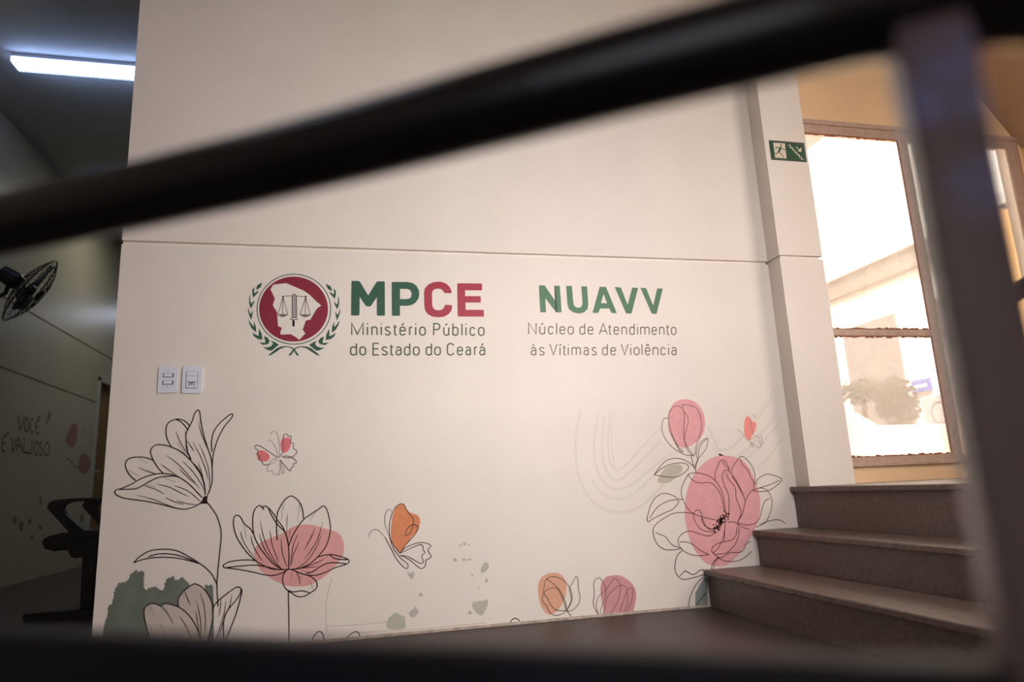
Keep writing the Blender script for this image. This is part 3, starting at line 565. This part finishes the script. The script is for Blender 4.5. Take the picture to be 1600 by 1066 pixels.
for g in ([[(87,117),(152,117),(272,292),(263,120),(325,122),(345,423),(285,425),(160,265),(168,423),(102,423)]],
          [[(396,122),(462,124),(478,310),(490,350),(515,368),(545,372),(570,362),(580,335),(582,310),(568,128),(635,130),(648,330),(640,385),(600,425),(540,438),(480,425),(430,390),(412,335)]],
          [[[(778,133),(850,135),(973,433),(912,432),(885,380),(785,380),(762,430),(695,430)], [(822,218),(862,320),(792,320)]]],
          [[(948,136),(1018,140),(1095,335),(1148,142),(1215,145),(1140,437),(1078,437)]], [[(1240,145),(1305,148),(1385,345),(1432,152),(1495,153),(1425,442),(1370,440)]]):
    N_.fill('letter', g, M['green2'], t)
N_.fill('letter_shade', [[(264,120),(276,121),(299,424),(285,425),(272,400)]], M['greend'], t, l=.0012)
under(t)
# ---- monoline condensed letters for the small captions
X_ = .69
def arcp(cx, cy, rx_, ry_, a0, a1, n=9): return [(cx+rx_*math.cos(math.radians(a0+(a1-a0)*i/(n-1))), cy+ry_*math.sin(math.radians(a0+(a1-a0)*i/(n-1)))) for i in range(n)]
ob = arcp(.5, X_-.22, .5, .22, 0, 180)+arcp(.5, .22, .5, .22, 180, 360)
def up_(a): return [[(.30, .84), (.72, 1.0)]] if a == "'" else ([[(.25, 1.0), (.62, .84)]] if a == '`' else [[(.12, .85), (.5, 1.0), (.88, .85)]])
G_ = {
 'M': [[(0,0),(0,1),(.5,.06),(1,1),(1,0)]], 'N': [[(0,0),(0,1),(1,0),(1,1)]], 'A': [[(0,0),(.5,1),(1,0)],[(.17,.3),(.83,.3)]], 'V': [[(0,1),(.5,0),(1,1)]],
 'E': [[(1,1),(0,1),(0,0),(1,0)],[(0,.52),(.92,.52)]], 'P': [[(0,0),(0,1)]+[(.5,1)]+arcp(.55,.74,.45,.26,90,-90)+[(0,.48)]],
 'C': [arcp(.5,.74,.5,.26,15,180)+arcp(.5,.26,.5,.26,180,345)],
 'i': [[(.5,0),(.5,X_)],[(.5,.9),(.5,1.0)]], 'l': [[(.5,0),(.5,1)]], 'I': [[(.5,0),(.5,X_)],[(.2,.84),(1.0,1.0)]],
 'n': [[(0,0),(0,X_)],[(0,X_-.16)]+arcp(.5,X_-.2,.5,.2,150,0)+[(1,0)]],
 'm': [[(0,0),(0,X_)],[(0,X_-.16)]+arcp(.25,X_-.17,.25,.17,150,0)+[(.5,0)],[(.5,X_-.18)]+arcp(.75,X_-.17,.25,.17,150,0)+[(1,0)]],
 'u': [[(1,0),(1,X_)],[(1,.16)]+arcp(.5,.2,.5,.2,-30,-180)+[(0,X_)]],
 'o': [ob+[ob[0]]], 'c': [arcp(.5,X_-.22,.5,.22,15,180)+arcp(.5,.22,.5,.22,180,345)],
 'e': [[(0,X_*.53),(1,X_*.53)]+arcp(.5,X_-.22,.5,.22,0,180)+arcp(.5,.22,.5,.22,180,340)],
 'a': [arcp(.5,X_-.17,.46,.17,165,0)+[(.96,0)],[(.96,.42),(.5,.42)]+arcp(.42,.21,.42,.21,90,270)+[(.7,.03),(.96,.16)]],
 's': [arcp(.5,X_-.16,.46,.16,20,180)+[(.2,.42),(.8,.28)]+arcp(.5,.16,.5,.16,30,-160)],
 't': [[(.38,.88),(.38,.14),(.5,.02),(1,.01)],[(0,X_),(.95,X_)]], 'r': [[(.1,0),(.1,X_)],[(.1,X_-.16),(.35,X_-.03),(.7,X_),(1,X_-.04)]],
 'd': [[(1,0),(1,1)],[(1,X_-.15)]+arcp(.5,X_-.2,.5,.2,20,180)+arcp(.5,.2,.5,.2,180,340)+[(1,.14)]],
 'b': [[(0,0),(0,1)],[(0,X_-.15)]+arcp(.5,X_-.2,.5,.2,160,0)+arcp(.5,.2,.5,.2,0,-160)+[(0,.14)]]}
G_['é'] = G_['e']+up_("'"); G_['á'] = G_['a']+up_("'"); G_['ú'] = G_['u']+up_("'"); G_['à'] = G_['a']+up_('`'); G_['ê'] = G_['e']+up_('^')
TX = Flat((540, 500, 13.333))
SW = 27    # stroke width in crop pixels
def caption(words, name, m, parent):
    """words: list of (glyphs, (x, top, base) line fit) ; glyphs (char, left, right) in crop pixels"""
    for w in words:
        gl, (xa, ta, ba, xb, tb, bb) = w; LL = []
        for ch, a, b in gl:
            f_ = ((a+b)/2-xa)/(xb-xa); top = ta+(tb-ta)*f_+SW/2; base = ba+(bb-ba)*f_-SW/2
            a2, b2 = a+SW/2, b-SW/2
            if ch in 'ilI': a2 = b2 = (a+b)/2; 
            if ch == 'I': a2, b2 = (a+b)/2-30, (a+b)/2+30
            for s_ in G_[ch]: LL.append([(a2+(b2-a2)*x, base+(top-base)*y) for x, y in s_])
        TX.lines(name, LL, SW/13.333*3.55/F, m, parent, l=.0008, smooth=False)
o2 = 110*13.333; o3 = 280*13.333; o4 = 400*13.333
def sh(g, o): return [(c, a+o, b+o) for c, a, b in g]
f1 = (115, 55, 325, o2+1430, 70, 338); f2 = (92, 475, 745, o2+1445, 482, 745)
t = thing('wall_caption', 'two thin green caption lines under the letters MPCE', 'lettering', (.1, -.001, 1.26))
caption([([('M',115,378),('i',440,470),('n',535,668),('i',728,760),('s',812,942),('t',985,1080),('é',1120,1255),('r',1315,1400),('i',1445,1475)]+sh([('o',65,205)], o2), f1), (sh([('P',355,510),('ú',565,695),('b',755,885),('l',940,972),('i',1025,1058),('c',1115,1240),('o',1290,1430)], o2), f1),
         ([('d',92,240),('o',285,430)], f2), ([('E',560,705),('s',745,880),('t',910,1005),('a',1040,1170),('d',1215,1350),('o',1400,1545)], f2), (sh([('d',200,335),('o',380,520)], o2), f2), (sh([('C',640,800),('e',850,980),('a',1028,1150),('r',1200,1285),('á',1315,1445)], o2), f2)], 'word', M['txt'], t)
under(t)
f3 = (o3+68, 55, 305, o4+1560, 75, 320); f4 = (o3+120, 495, 745, o4+1565, 495, 742)
SW = 24
t = thing('wall_caption', 'two thin grey caption lines under the letters NUAVV', 'lettering', (1.05, -.001, 1.26))
caption([(sh([('N',68,248),('ú',300,425),('c',480,600),('l',645,680),('e',720,845),('o',890,1020)], o3), f3), (sh([('d',1135,1260),('e',1305,1430)], o3), f3), (sh([('A',1540,1725)], o3)+sh([('t',130,215),('e',245,365),('n',410,530),('d',575,690),('i',730,765),('m',800,1000),('e',1040,1150),('n',1195,1310),('t',1335,1420),('o',1440,1560)], o4), f3),
         (sh([('à',120,245),('s',290,415)], o3), f4), (sh([('V',510,680),('I',715,750),('t',785,865),('i',890,920),('m',970,1170),('a',1220,1335),('s',1385,1500)], o3), f4), (sh([('d',10,130),('e',180,300)], o4), f4), (sh([('V',398,560),('i',590,620),('o',665,790),('l',820,860),('ê',900,1015),('n',1060,1185),('c',1225,1335),('i',1380,1410),('a',1450,1565)], o4), f4)], 'word', M['txt2'], t)
under(t)

# ---- dirt and paint runs low on the wall
wf = bpy.data.objects['wall_front']; dm = mat('wall_stain', (206, 188, 172), .8, .1, noise=.15, nscale=60)
Flat((340, 660, 3.045)).lines('paint_run', [[(545,740),(528,800),(517,860),(515,930),(520,1000)]], .0035, dm, wf, l=.0003)
Flat((460, 940, 4)).lines('scuff_line', [[(205,155),(400,146),(580,128)],[(400,196),(620,182),(800,172),(1000,152),(1200,134)]], .0028, dm, wf, l=.0003)
# ================================================================== SWITCH PLATES
def rplate(x0, x1, z0, z1, d, r=.008):
    c = []
    for cx, cz, a in ((x1-r, z0+r, -90), (x1-r, z1-r, 0), (x0+r, z1-r, 90), (x0+r, z0+r, 180)):
        c += [(cx+r*math.cos(math.radians(a+k*18)), cz+r*math.sin(math.radians(a+k*18))) for k in range(6)]
    return MB().prism(c, lambda p: (p[0], -d, p[1]), lambda p: (p[0], 0, p[1]))
t = thing('light_switch', 'white switch plate with two rockers, left of the pair', 'switch', (-.787, 0, 1.094))
rplate(-.827, -.749, 1.094, 1.211, .008, .004).build('plate', M['switch'], t, bevel=.003)
for z in (1.172, 1.139):
    MB().box((-.808, -.0095, z-.009), (-.764, -.008, z+.009)).build('rocker_slot', M['switch_gap'], t)
    k = MB().prism([(-.015, z-.007), (-.0105, z+.008), (-.008, z+.008), (-.008, z-.007)], lambda p: (-.804, p[0], p[1]), lambda p: (-.769, p[0], p[1])); k.build('rocker', M['switch'], t, bevel=.001)
for z in (1.190, 1.121): MB().tube([(-.789, -.0095, z), (-.789, -.006, z)], .0022, 10).build('screw', M['switch_gap'], t)
under(t)
t = thing('power_socket', 'rounded white plate with a three-hole socket, right of the pair', 'socket', (-.687, 0, 1.09))
rplate(-.729, -.645, 1.090, 1.212, .010, .011).build('plate', M['switch'], t, bevel=.004)
MB().box((-.712, -.0115, 1.112), (-.664, -.010, 1.188)).build('module_gap', M['switch_gap'], t)
MB().box((-.7105, -.0135, 1.168), (-.6655, -.010, 1.187)).build('blank_module', M['switch'], t, bevel=.001)
MB().box((-.7105, -.0135, 1.142), (-.6655, -.010, 1.167)).build('blank_module', M['switch'], t, bevel=.001)
MB().box((-.7105, -.0125, 1.114), (-.6655, -.010, 1.141)).build('socket_face', M['switch'], t, bevel=.001)
MB().box((-.702, -.0130, 1.1345), (-.674, -.0120, 1.139)).build('socket_shade', M['switch_gap'], t)
for dx, dz in ((-.010, 0), (0, .003), (.010, 0)): MB().tube([(-.688+dx, -.0132, 1.127+dz), (-.688+dx, -.011, 1.127+dz)], .003, 10).build('socket_hole', M['hole'], t)
under(t)

# ================================================================== EXIT SIGN ON THE PILLAR
E2 = Flat((1160, 180, 8), v=YC-.004)
t = thing('exit_sign', 'green and white running-man stairway exit sign on the pillar', 'sign', (2.43, YC, 2.37))
MB().box((2.318, YC-.004, 2.366), (2.545, YC, 2.486)).build('board', M['sign_b'], t)
E2.fill('green_field', [[(340,322),(750,372),(782,582),(368,538)]], M['sign_g'], t, l=.0004)
E2.fill('white_panel', [[(385,345),(530,354),(552,545),(408,530)]], M['sign_w'], t, l=.0008)
E2.fill('running_figure', [circ(483, 378, 11, n=12), [(462,398),(490,400),(478,435),(460,468),(438,462),(452,430)]], M['sign_g'], t, l=.0012)
E2.lines('limb', [[(470,405),(425,402),(412,430)],[(482,408),(508,430),(540,434)],[(448,462),(432,482),(388,478),(378,512)],[(458,462),(488,495),(520,538)]], px(1.6), M['sign_g'], t, l=.0013, smooth=False)
E2.lines('stair_line', [[(570+28*((k+1)//2), 378+29.5*(k//2)) for k in range(14)]], px(1.7), M['sign_w'], t, l=.0010, smooth=False)
E2.lines('arrow', [[(668,395),(712,436)]], px(2), M['sign_w'], t, l=.0010, smooth=False)
E2.fill('arrow_head', [[(738,402),(736,462),(690,452)]], M['sign_w'], t, l=.0012)
under(t)

# ================================================================== SIDE WALL MURAL
Z = Flat((0, 620, 6.665), ax=0, v=XL, sgn=1)
t = thing('side_lettering', 'dim brush lettering VOCÊ É VALIOSO on the corridor wall', 'lettering', (XL, 3.4, 1.2))
Z.lines('word', [[(195,200),(205,350),(250,215)],[(272,215),(255,290),(265,360),(290,340),(292,250),(272,215)],[(345,235),(322,245),(312,310),(325,372),(350,360)],[(412,240),(380,262),(370,330),(380,385),(408,380)],[(375,318),(400,312)],[(392,226),(405,208),(422,226)]], .018, M['brush'], t)
Z.lines('word', [[(72,405),(35,420),(20,500),(22,562),(52,568)],[(22,492),(58,485)],[(72,388),(95,372)]], .018, M['brush'], t)
Z.lines('word', [[(122,420),(132,578),(168,430)],[(170,565),(192,425),(228,565)],[(178,510),(215,508)],[(250,435),(240,560),(260,580),(320,590)],[(335,450),(330,598)],[(378,465),(355,530),(365,600),(392,590),(400,500),(378,465)],[(440,462),(415,490),(425,530),(440,560),(430,605),(408,600)],[(490,470),(462,520),(468,600),(500,600),(515,530),(490,470)]], .018, M['brush'], t)
under(t)
t = thing('side_bud_drawing', 'long dusky red petal patch beside the brush lettering', 'mural flower', (XL, 4.3, 1.0))
Z.fill('red_patch', [[(745,290),(800,290),(805,370),(780,510),(730,520),(685,470),(700,390)]], M['dusk'], t, smooth=True); under(t)
t = thing('side_bud_drawing', 'round dusky red petal patch near the ochre door', 'mural flower', (XL, 4.9, .9))
Z.fill('red_patch', [[(830,620),(880,595),(930,640),(940,720),(900,790),(850,800),(820,740)]], M['dusk'], t, smooth=True)
Z.lines('outline', [[(690,650),(720,650),(750,690),(780,730),(820,735)],[(840,380),(860,400),(890,340)]], .012, M['mark'], t); under(t)
o = Z.fill('side_butterfly', [[(510,160),(530,165),(525,230),(500,260),(480,300),(482,250)]], M['dusk'], None, smooth=True); tag(o, 'tiny dark red butterfly above the brush lettering', 'mural butterfly')
Z2 = Flat((0, 740, 4.1), ax=0, v=XL, sgn=1)
for i, (a_, b_, rx_, ry_, lab) in enumerate(((260, 175, 8, 30, 'tall thin dark leaf mark left of the armrest'), (95, 300, 14, 24, 'dark leaf mark furthest left'), (135, 335, 16, 32, 'dark leaf mark right of the furthest left one'), (190, 310, 12, 22, 'small leaf mark above the seat edge'), (257, 345, 15, 16, 'round dark leaf mark just above the seat'), (205, 415, 12, 16, 'faint mark left of the seat edge'), (525, 285, 12, 28, 'dark leaf mark seen through the armrest'))):
    tag(Z2.fill('leaf_mark', [circ(a_, b_, rx_, ry_, 12)], M['mark'], None, smooth=True, n=2), lab, 'mural mark', 'leaf marks low on the corridor wall')

# ================================================================== WAITING BENCH
YBn = 1.33
BN = Flat((0, 740, 4.1), v=YBn)
def bp(p): q = BN.w(p); return (q.x, q.y)
t = thing('waiting_bench', 'dark beam-mounted waiting seats seen side-on in the corridor', 'bench', (-1.45, 2.1, 0))
def ext(P_, y0, y1, name, m, smooth=False, bevel=.004):
    prof = [bp(p) for p in P_]
    return MB().prism(prof, lambda p: (p[0], y0, p[1]), lambda p: (p[0], y1, p[1])).build(name, m, t, bevel=bevel)
armo = [(308,222),(318,190),(345,173),(430,163),(520,157),(660,155),(820,175),(860,300),(800,390),(640,400),(460,400),(440,365)]
armi = [(410,222),(425,200),(470,182),(560,176),(640,180),(770,196),(790,290),(740,365),(640,366),(545,366),(430,262)]
def armloop(y0, y1):
    a = [bp(p) for p in armo]; b = [bp(p) for p in armi]; n = len(a); k = len(b)
    tris = tessellate_polygon([[Vector((p[0], p[1], 0)) for p in a], [Vector((p[0], p[1], 0)) for p in b]])
    al = a+b; V = [(p[0], y0, p[1]) for p in al]+[(p[0], y1, p[1]) for p in al]; N2 = n+k
    Fs = [tuple(q) for q in tris]+[tuple(i+N2 for i in reversed(q)) for q in tris]
    Fs += [(i, (i+1) % n, N2+(i+1) % n, N2+i) for i in range(n)]+[(n+i, N2+n+i, N2+n+(i+1) % k, n+(i+1) % k) for i in range(k)]
    mb = MB().add(V, Fs); mb.build('armrest', M['black'], t, bevel=.003)
for i in range(3):
    y0 = YBn+.02+i*.56
    ext([(255,450),(262,425),(300,402),(370,385),(450,372),(540,385),(700,385),(860,300),(900,120),(925,-60),(950,-60),(930,150),(890,350),(800,470),(620,500),(480,490),(330,500),(275,485)], y0, y0+.5, 'seat_shell', M['black'], bevel=.006)
for i in range(4): armloop(YBn-.02+i*.555, YBn+.02+i*.555)
ext([(430,490),(445,475),(480,470),(525,480),(535,505),(520,535),(480,546),(445,535)], YBn+.01, YBn+1.72, 'beam', M['black2'])
for y0 in (YBn+.0, YBn+1.45):
    ext([(528,470),(612,470),(625,560),(600,625),(585,870),(510,870),(525,560)], y0, y0+.05, 'leg', M['black2'])
    ext([(145,912),(155,897),(500,872),(800,868),(820,905),(600,945),(150,965)], y0-.01, y0+.06, 'foot', M['black2'], bevel=.008)
under(t)

# ================================================================== WALL FAN
fc = at(48, 454, 5.55); axis = (rt*.74-up*.58+fw*.33).normalized()
e1 = axis.cross(Vector((0, 0, 1))).normalized(); e2 = axis.cross(e1)
t = thing('wall_fan', 'black wire-caged fan mounted on the corridor wall', 'fan', tuple(Vector((XL, fc.y, fc.z))))
def fp(r_, a_, h_): return fc+axis*h_+e1*(r_*math.cos(a_))+e2*(r_*math.sin(a_))
RF = .30
def dish(u, s_): return s_*(.085*(1-u**2.6))      # bulge of the cage halves
rear = MB(); front = MB()
for cage, s_, nr in ((rear, -1, 30), (front, 1, 36)):
    for k in range(nr):
        a_ = 2*math.pi*k/nr
        cage.tube([fp(RF*u, a_+.25*u*s_, dish(u, s_)) for u in (.22, .4, .6, .8, .93, 1)], .0016, 4)
    for u in (.22, .45, .7, .88): cage.tube([fp(RF*u, 2*math.pi*k/36, dish(u, s_)) for k in range(36)], .0018, 5, closed=True)
rear.build('rear_grille', M['black2'], t); front.build('front_grille', M['black2'], t)
MB().tube([fp(RF, 2*math.pi*k/40, 0) for k in range(40)], .006, 6, closed=True).build('rim', M['black'], t, smooth=True)
MB().tube([fc+axis*.07, fc+axis*.09], [.062, .04], 20).build('badge', M['black'], t)
for k in range(3):
    V = []; n1 = 6; a0 = k*2*math.pi/3+.5
    for i in range(n1+1):
        u = i/n1; r_ = .05+.21*u; w_ = .35+.75*math.sin(math.pi*min(1, .15+u*.8))
        for s_ in (-1, 0, 1): V.append(fp(r_, a0+s_*w_*.5*(1-.3*u), -.01+s_*.028))
    Fs = [(i*3+j, i*3+j+1, i*3+j+4, i*3+j+3) for i in range(n1) for j in range(2)]
    o = mesh('blade', V, Fs, M['blade'], t, smooth=True); sm = o.modifiers.new('thickness', 'SOLIDIFY'); sm.thickness = .003
MB().tube([fc-axis*.03, fc+axis*.03], [.045, .035], 20).build('hub', M['black'], t, smooth=True)
MB().tube([fc-axis*.25, fc-axis*.24, fc-axis*.12, fc-axis*.075], [.045, .062, .07, .05], 20).build('motor_housing', M['black'], t, smooth=False)
wp = Vector((XL+.01, fc.y-.05, fc.z-.03)); mc = fc-axis*.17
MB().tube([mc-Vector((0, 0, .05)), mc-Vector((0.02, 0, .13)), mc*.5+wp*.5-Vector((0, 0, .12)), wp-Vector((0, 0, .06)), wp], .016, 10).build('bracket', M['black2'], t, smooth=True)
MB().box((XL, wp.y-.05, wp.z-.09), (XL+.02, wp.y+.05, wp.z+.09)).build('wall_plate', M['black2'], t, bevel=.004)
under(t)

# ================================================================== CEILING LAMP
la = on(18, 97, 2, ZC-.07); lb = on(212, 109, 2, ZC-.07); yl = (la.y+lb.y)/2
lx0 = la.x; lx1 = lx0+1.25; wl = .12
t = thing('ceiling_lamp', 'lit cool-white fluorescent batten with louvre on the corridor ceiling', 'lamp', ((lx0+lx1)/2, yl, ZC))
MB().box((lx0, yl, ZC-.03), (lx1, yl+wl, ZC)).build('housing', M['lamp_body'], t, bevel=.004)
MB().tube([(lx0+.02, yl+wl*.33, ZC-.05), (lx1-.02, yl+wl*.33, ZC-.05)], .013, 10).tube([(lx0+.02, yl+wl*.67, ZC-.05), (lx1-.02, yl+wl*.67, ZC-.05)], .013, 10).build('tube', M['tube'], t, smooth=True)
dfu = MB().box((lx0+.004, yl+.004, ZC-.07), (lx1-.004, yl+wl-.004, ZC-.066)); dfu.box((lx0, yl+.0, ZC-.07), (lx0+.004, yl+wl, ZC-.03)); dfu.box((lx1-.004, yl, ZC-.07), (lx1, yl+wl, ZC-.03))
for k in range(62):
    x = lx0+.01+k*.02; dfu.box((x, yl-.002, ZC-.078), (x+.009, yl+wl+.002, ZC-.07))
dfu.build('diffuser', M['diff'], t)
under(t)

# ================================================================== FOREGROUND RAILING (blurred) and stair rail
ZR = EYE+.2275
def railpt(x, y): return CP+ray(x, y)*((ZR-CP.z)/ray(x, y).z)
p0 = railpt(0, 349); p1 = railpt(1000, 104); dd = (p1-p0).normalized()
pa = p0-dd*.9
# post centre: on the rail's vertical plane
nrm = Vector((-dd.y, dd.x, 0)).normalized()
def onplane(x, y): d = ray(x, y); return CP+d*((p0-CP).dot(nrm)/d.dot(nrm))
pc = onplane(1493, 300)
M['post'] = mottled('mottled_post_paint', (108, 94, 93), (132, 144, 210), [(tuple(onplane(1468, 150)-nrm*0), .034), (tuple(onplane(1532, 310)), .026)])
t = thing('guard_railing', 'blurred dark railing crossing the near foreground', 'railing', (pc.x, pc.y, 0))
pe = Vector((pc.x, pc.y, ZR)); turn = Vector((rt.x, rt.y, 0)).normalized()
path = [pa]+[railpt(x, y) for x, y in ((0, 351), (200, 309), (400, 263), (550, 225), (700, 185), (850, 145), (1000, 105), (1200, 55))]
MB().tube(path+[pe-dd*.03, pe+turn*.03, pe+turn*.6], .0248, 24).build('handrail', M['rail'], t, smooth=True)
zb = EYE-.0790
lo = [Vector((q.x, q.y, zb-.03)) for q in (pa, pe)]
def flatbar(a, b, h, w):
    n_ = Vector((-(b-a).y, (b-a).x, 0)).normalized()*w/2; mb = MB(); V = []
    for p in (a, b):
        for s1 in (-1, 1):
            for s2 in (-1, 1): V.append(p+n_*s1+Vector((0, 0, s2*h/2)))
    return mb.add(V, [(0,1,3,2),(4,6,7,5),(0,4,5,1),(2,3,7,6),(0,2,6,4),(1,5,7,3)])
flatbar(lo[0], lo[1], .06, .03).build('lower_rail', mat('lower_rail_paint', (22, 22, 32), .5, .25, noise=.2, nscale=20), t, bevel=.006)
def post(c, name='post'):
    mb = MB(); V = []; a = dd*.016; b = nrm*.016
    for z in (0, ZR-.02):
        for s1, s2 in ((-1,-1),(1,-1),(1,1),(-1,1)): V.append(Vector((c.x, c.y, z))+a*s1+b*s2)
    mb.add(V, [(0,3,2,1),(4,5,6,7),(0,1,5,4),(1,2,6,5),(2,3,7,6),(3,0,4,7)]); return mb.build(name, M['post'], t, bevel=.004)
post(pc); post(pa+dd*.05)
under(t)
# inner rail of the next flight, right edge
q0 = at(1592, 455, 1.75); q1 = at(1800, 318, 1.62)
t = thing('stair_handrail', 'dark stair handrail glimpsed at the right edge behind the post', 'railing', (q0.x, q0.y, .0))
dq = (q1-q0).normalized(); q00 = q0-dq*.06
MB().tube([q00, q1+dq*.3], .0225, 20).build('handrail', M['rail'], t, smooth=True)
q2 = at(1612, 540, 1.75)
MB().tube([q2, q2+(q1-q0)], .02, 16).build('lower_rail', M['rail'], t, smooth=True)
MB().tube([Vector((q1.x, q1.y, .1775)), q1], .018, 14).build('post', M['rail'], t, smooth=True)
under(t)

# ================================================================== OUTSIDE
XO = 7.0
tag(MB().box((2.6, .3, -.6), (30, 30, -.5)).build('ground', M['ground']), None, kind='structure')
def opl(p): q = on(p[0], p[1], 0, XO); return (q.y, q.z)
b = thing('neighbour_building', 'sunlit white building with grey fascia outside the window', 'building', (XO+1.5, 6, -.5))
MB().box((XO, .5, -.5), (XO+3, 16, 7.5)).build('facade', M['out_w'], b)
fz0 = opl((1360, 462))[1]; fz1 = opl((1360, 418))[1]
MB().box((XO-.10, .5, fz0+.12), (XO, 16, fz1)).build('fascia', M['out_g'], b)
MB().box((XO-.16, .5, fz1), (XO, 16, fz1+.12)).build('roof_edge', M['out_w'], b)
for k in range(7):
    y = 1.0+k*1.6
    w_ = MB().box((XO-.03, y, .9), (XO, y+1.0, fz0-.35)); w_.build('window', M['winglass'], b)
under(b)
def bush(name, c, rx_, rz_, n, lab, grp=None, trunk=True):
    t = thing(name, lab, 'plant', (c.x, c.y, -.5), grp); mb = MB(); rn = random.Random(int(c.x*100))
    for _ in range(n):
        d = Vector((rn.gauss(0, 1), rn.gauss(0, 1), rn.gauss(0, 1))).normalized()*(rn.random()**.4)
        p = c+Vector((d.x*rx_, d.y*rx_, d.z*rz_)); a = Vector((rn.uniform(-1, 1), rn.uniform(-1, 1), rn.uniform(-1, 1))).normalized(); bb = a.orthogonal().normalized(); s_ = rn.uniform(.03, .06)
        mb.add([p-a*s_, p+bb*s_*.5, p+a*s_, p-bb*s_*.5], [(0, 1, 2, 3)])
    mb.build('foliage', M['bush'], t)
    MB().tube([(c.x, c.y, -.5), (c.x+.02, c.y, c.z)], [.05, .03], 8).build('trunk', M['trunk'], t)
    under(t)
bush('round_bush', at(1402, 632, 7.2), .20, .30, 900, 'rounded clipped bush outside the lower window pane')
bush('low_shrub', at(1345, 612, 8.6), .32, .16, 500, 'low leafy shrub left of the rounded bush outside')
pw = at(1400, 664, 6.4)
tag(MB().box((pw.x-1.2, pw.y, -.5), (pw.x+1.4, pw.y+.15, pw.z)).build('planter_wall', M['out_w'], bevel=.02), 'low white wall outside hiding the foot of the rounded bush', 'wall')
r_a = at(1308, 628, 5.7); r_b = at(1385, 672, 5.7)
ramp = MB(); V = []
for p in (r_a, r_b):
    for dy in (0, .3):
        for h in (0, 1):
            q = p+Vector((.4*dy, dy, 0)); V.append(Vector((q.x, q.y, -.5)) if h else q)
ramp.add(V, [(0,1,3,2),(4,6,7,5),(0,4,5,1),(2,3,7,6),(0,2,6,4),(1,5,7,3)])
tag(ramp.build('access_ramp', M['out_w']), 'white sloping slab outside below the shrub', 'ramp')
sg = on(1436, 603, 0, XO-.05)
t = thing('blue_sign', 'small blue sign on the white wall outside', 'sign', (XO, sg.y, sg.z)); MB().box((XO-.05, sg.y-.16, sg.z-.08), (XO-.01, sg.y+.12, sg.z+.08)).build('panel', M['blue'], t, bevel=.005)
MB().box((XO-.056, sg.y-.12, sg.z-.02), (XO-.05, sg.y+.08, sg.z+.01)).build('lettering_band', M['out_w'], t); under(t)
ac = on(1452, 636, 0, XO-.3); ac.y -= .22; ac.z -= .1
t = thing('outdoor_unit', 'pale air-conditioning unit beside the blue sign outside', 'air conditioner', (XO-.2, ac.y, ac.z-.3)); MB().box((XO-.52, ac.y-.3, ac.z-.25), (XO-.20, ac.y+.1, ac.z+.2)).build('casing', M['unit'], t, bevel=.02)
MB().tube([Vector((XO-.525, ac.y-.15+.12*math.cos(a_*.3142), ac.z+.12*math.sin(a_*.3142))) for a_ in range(20)], .006, 6, closed=True).build('fan_ring', M['blade'], t); MB().box((XO-.5, ac.y-.3, ac.z-.34), (XO, ac.y, ac.z-.3)).build('bracket', M['blade'], t); under(t)
ow = on(1560, 330, 1, 1.6)
tag(MB().box((ow.x-.35, 1.6, -.5), (ow.x+2.5, 1.8, ow.z+.02)).build('ochre_wall', M['out_o']), 'ochre yellow wall outside the right-hand pane', 'wall')
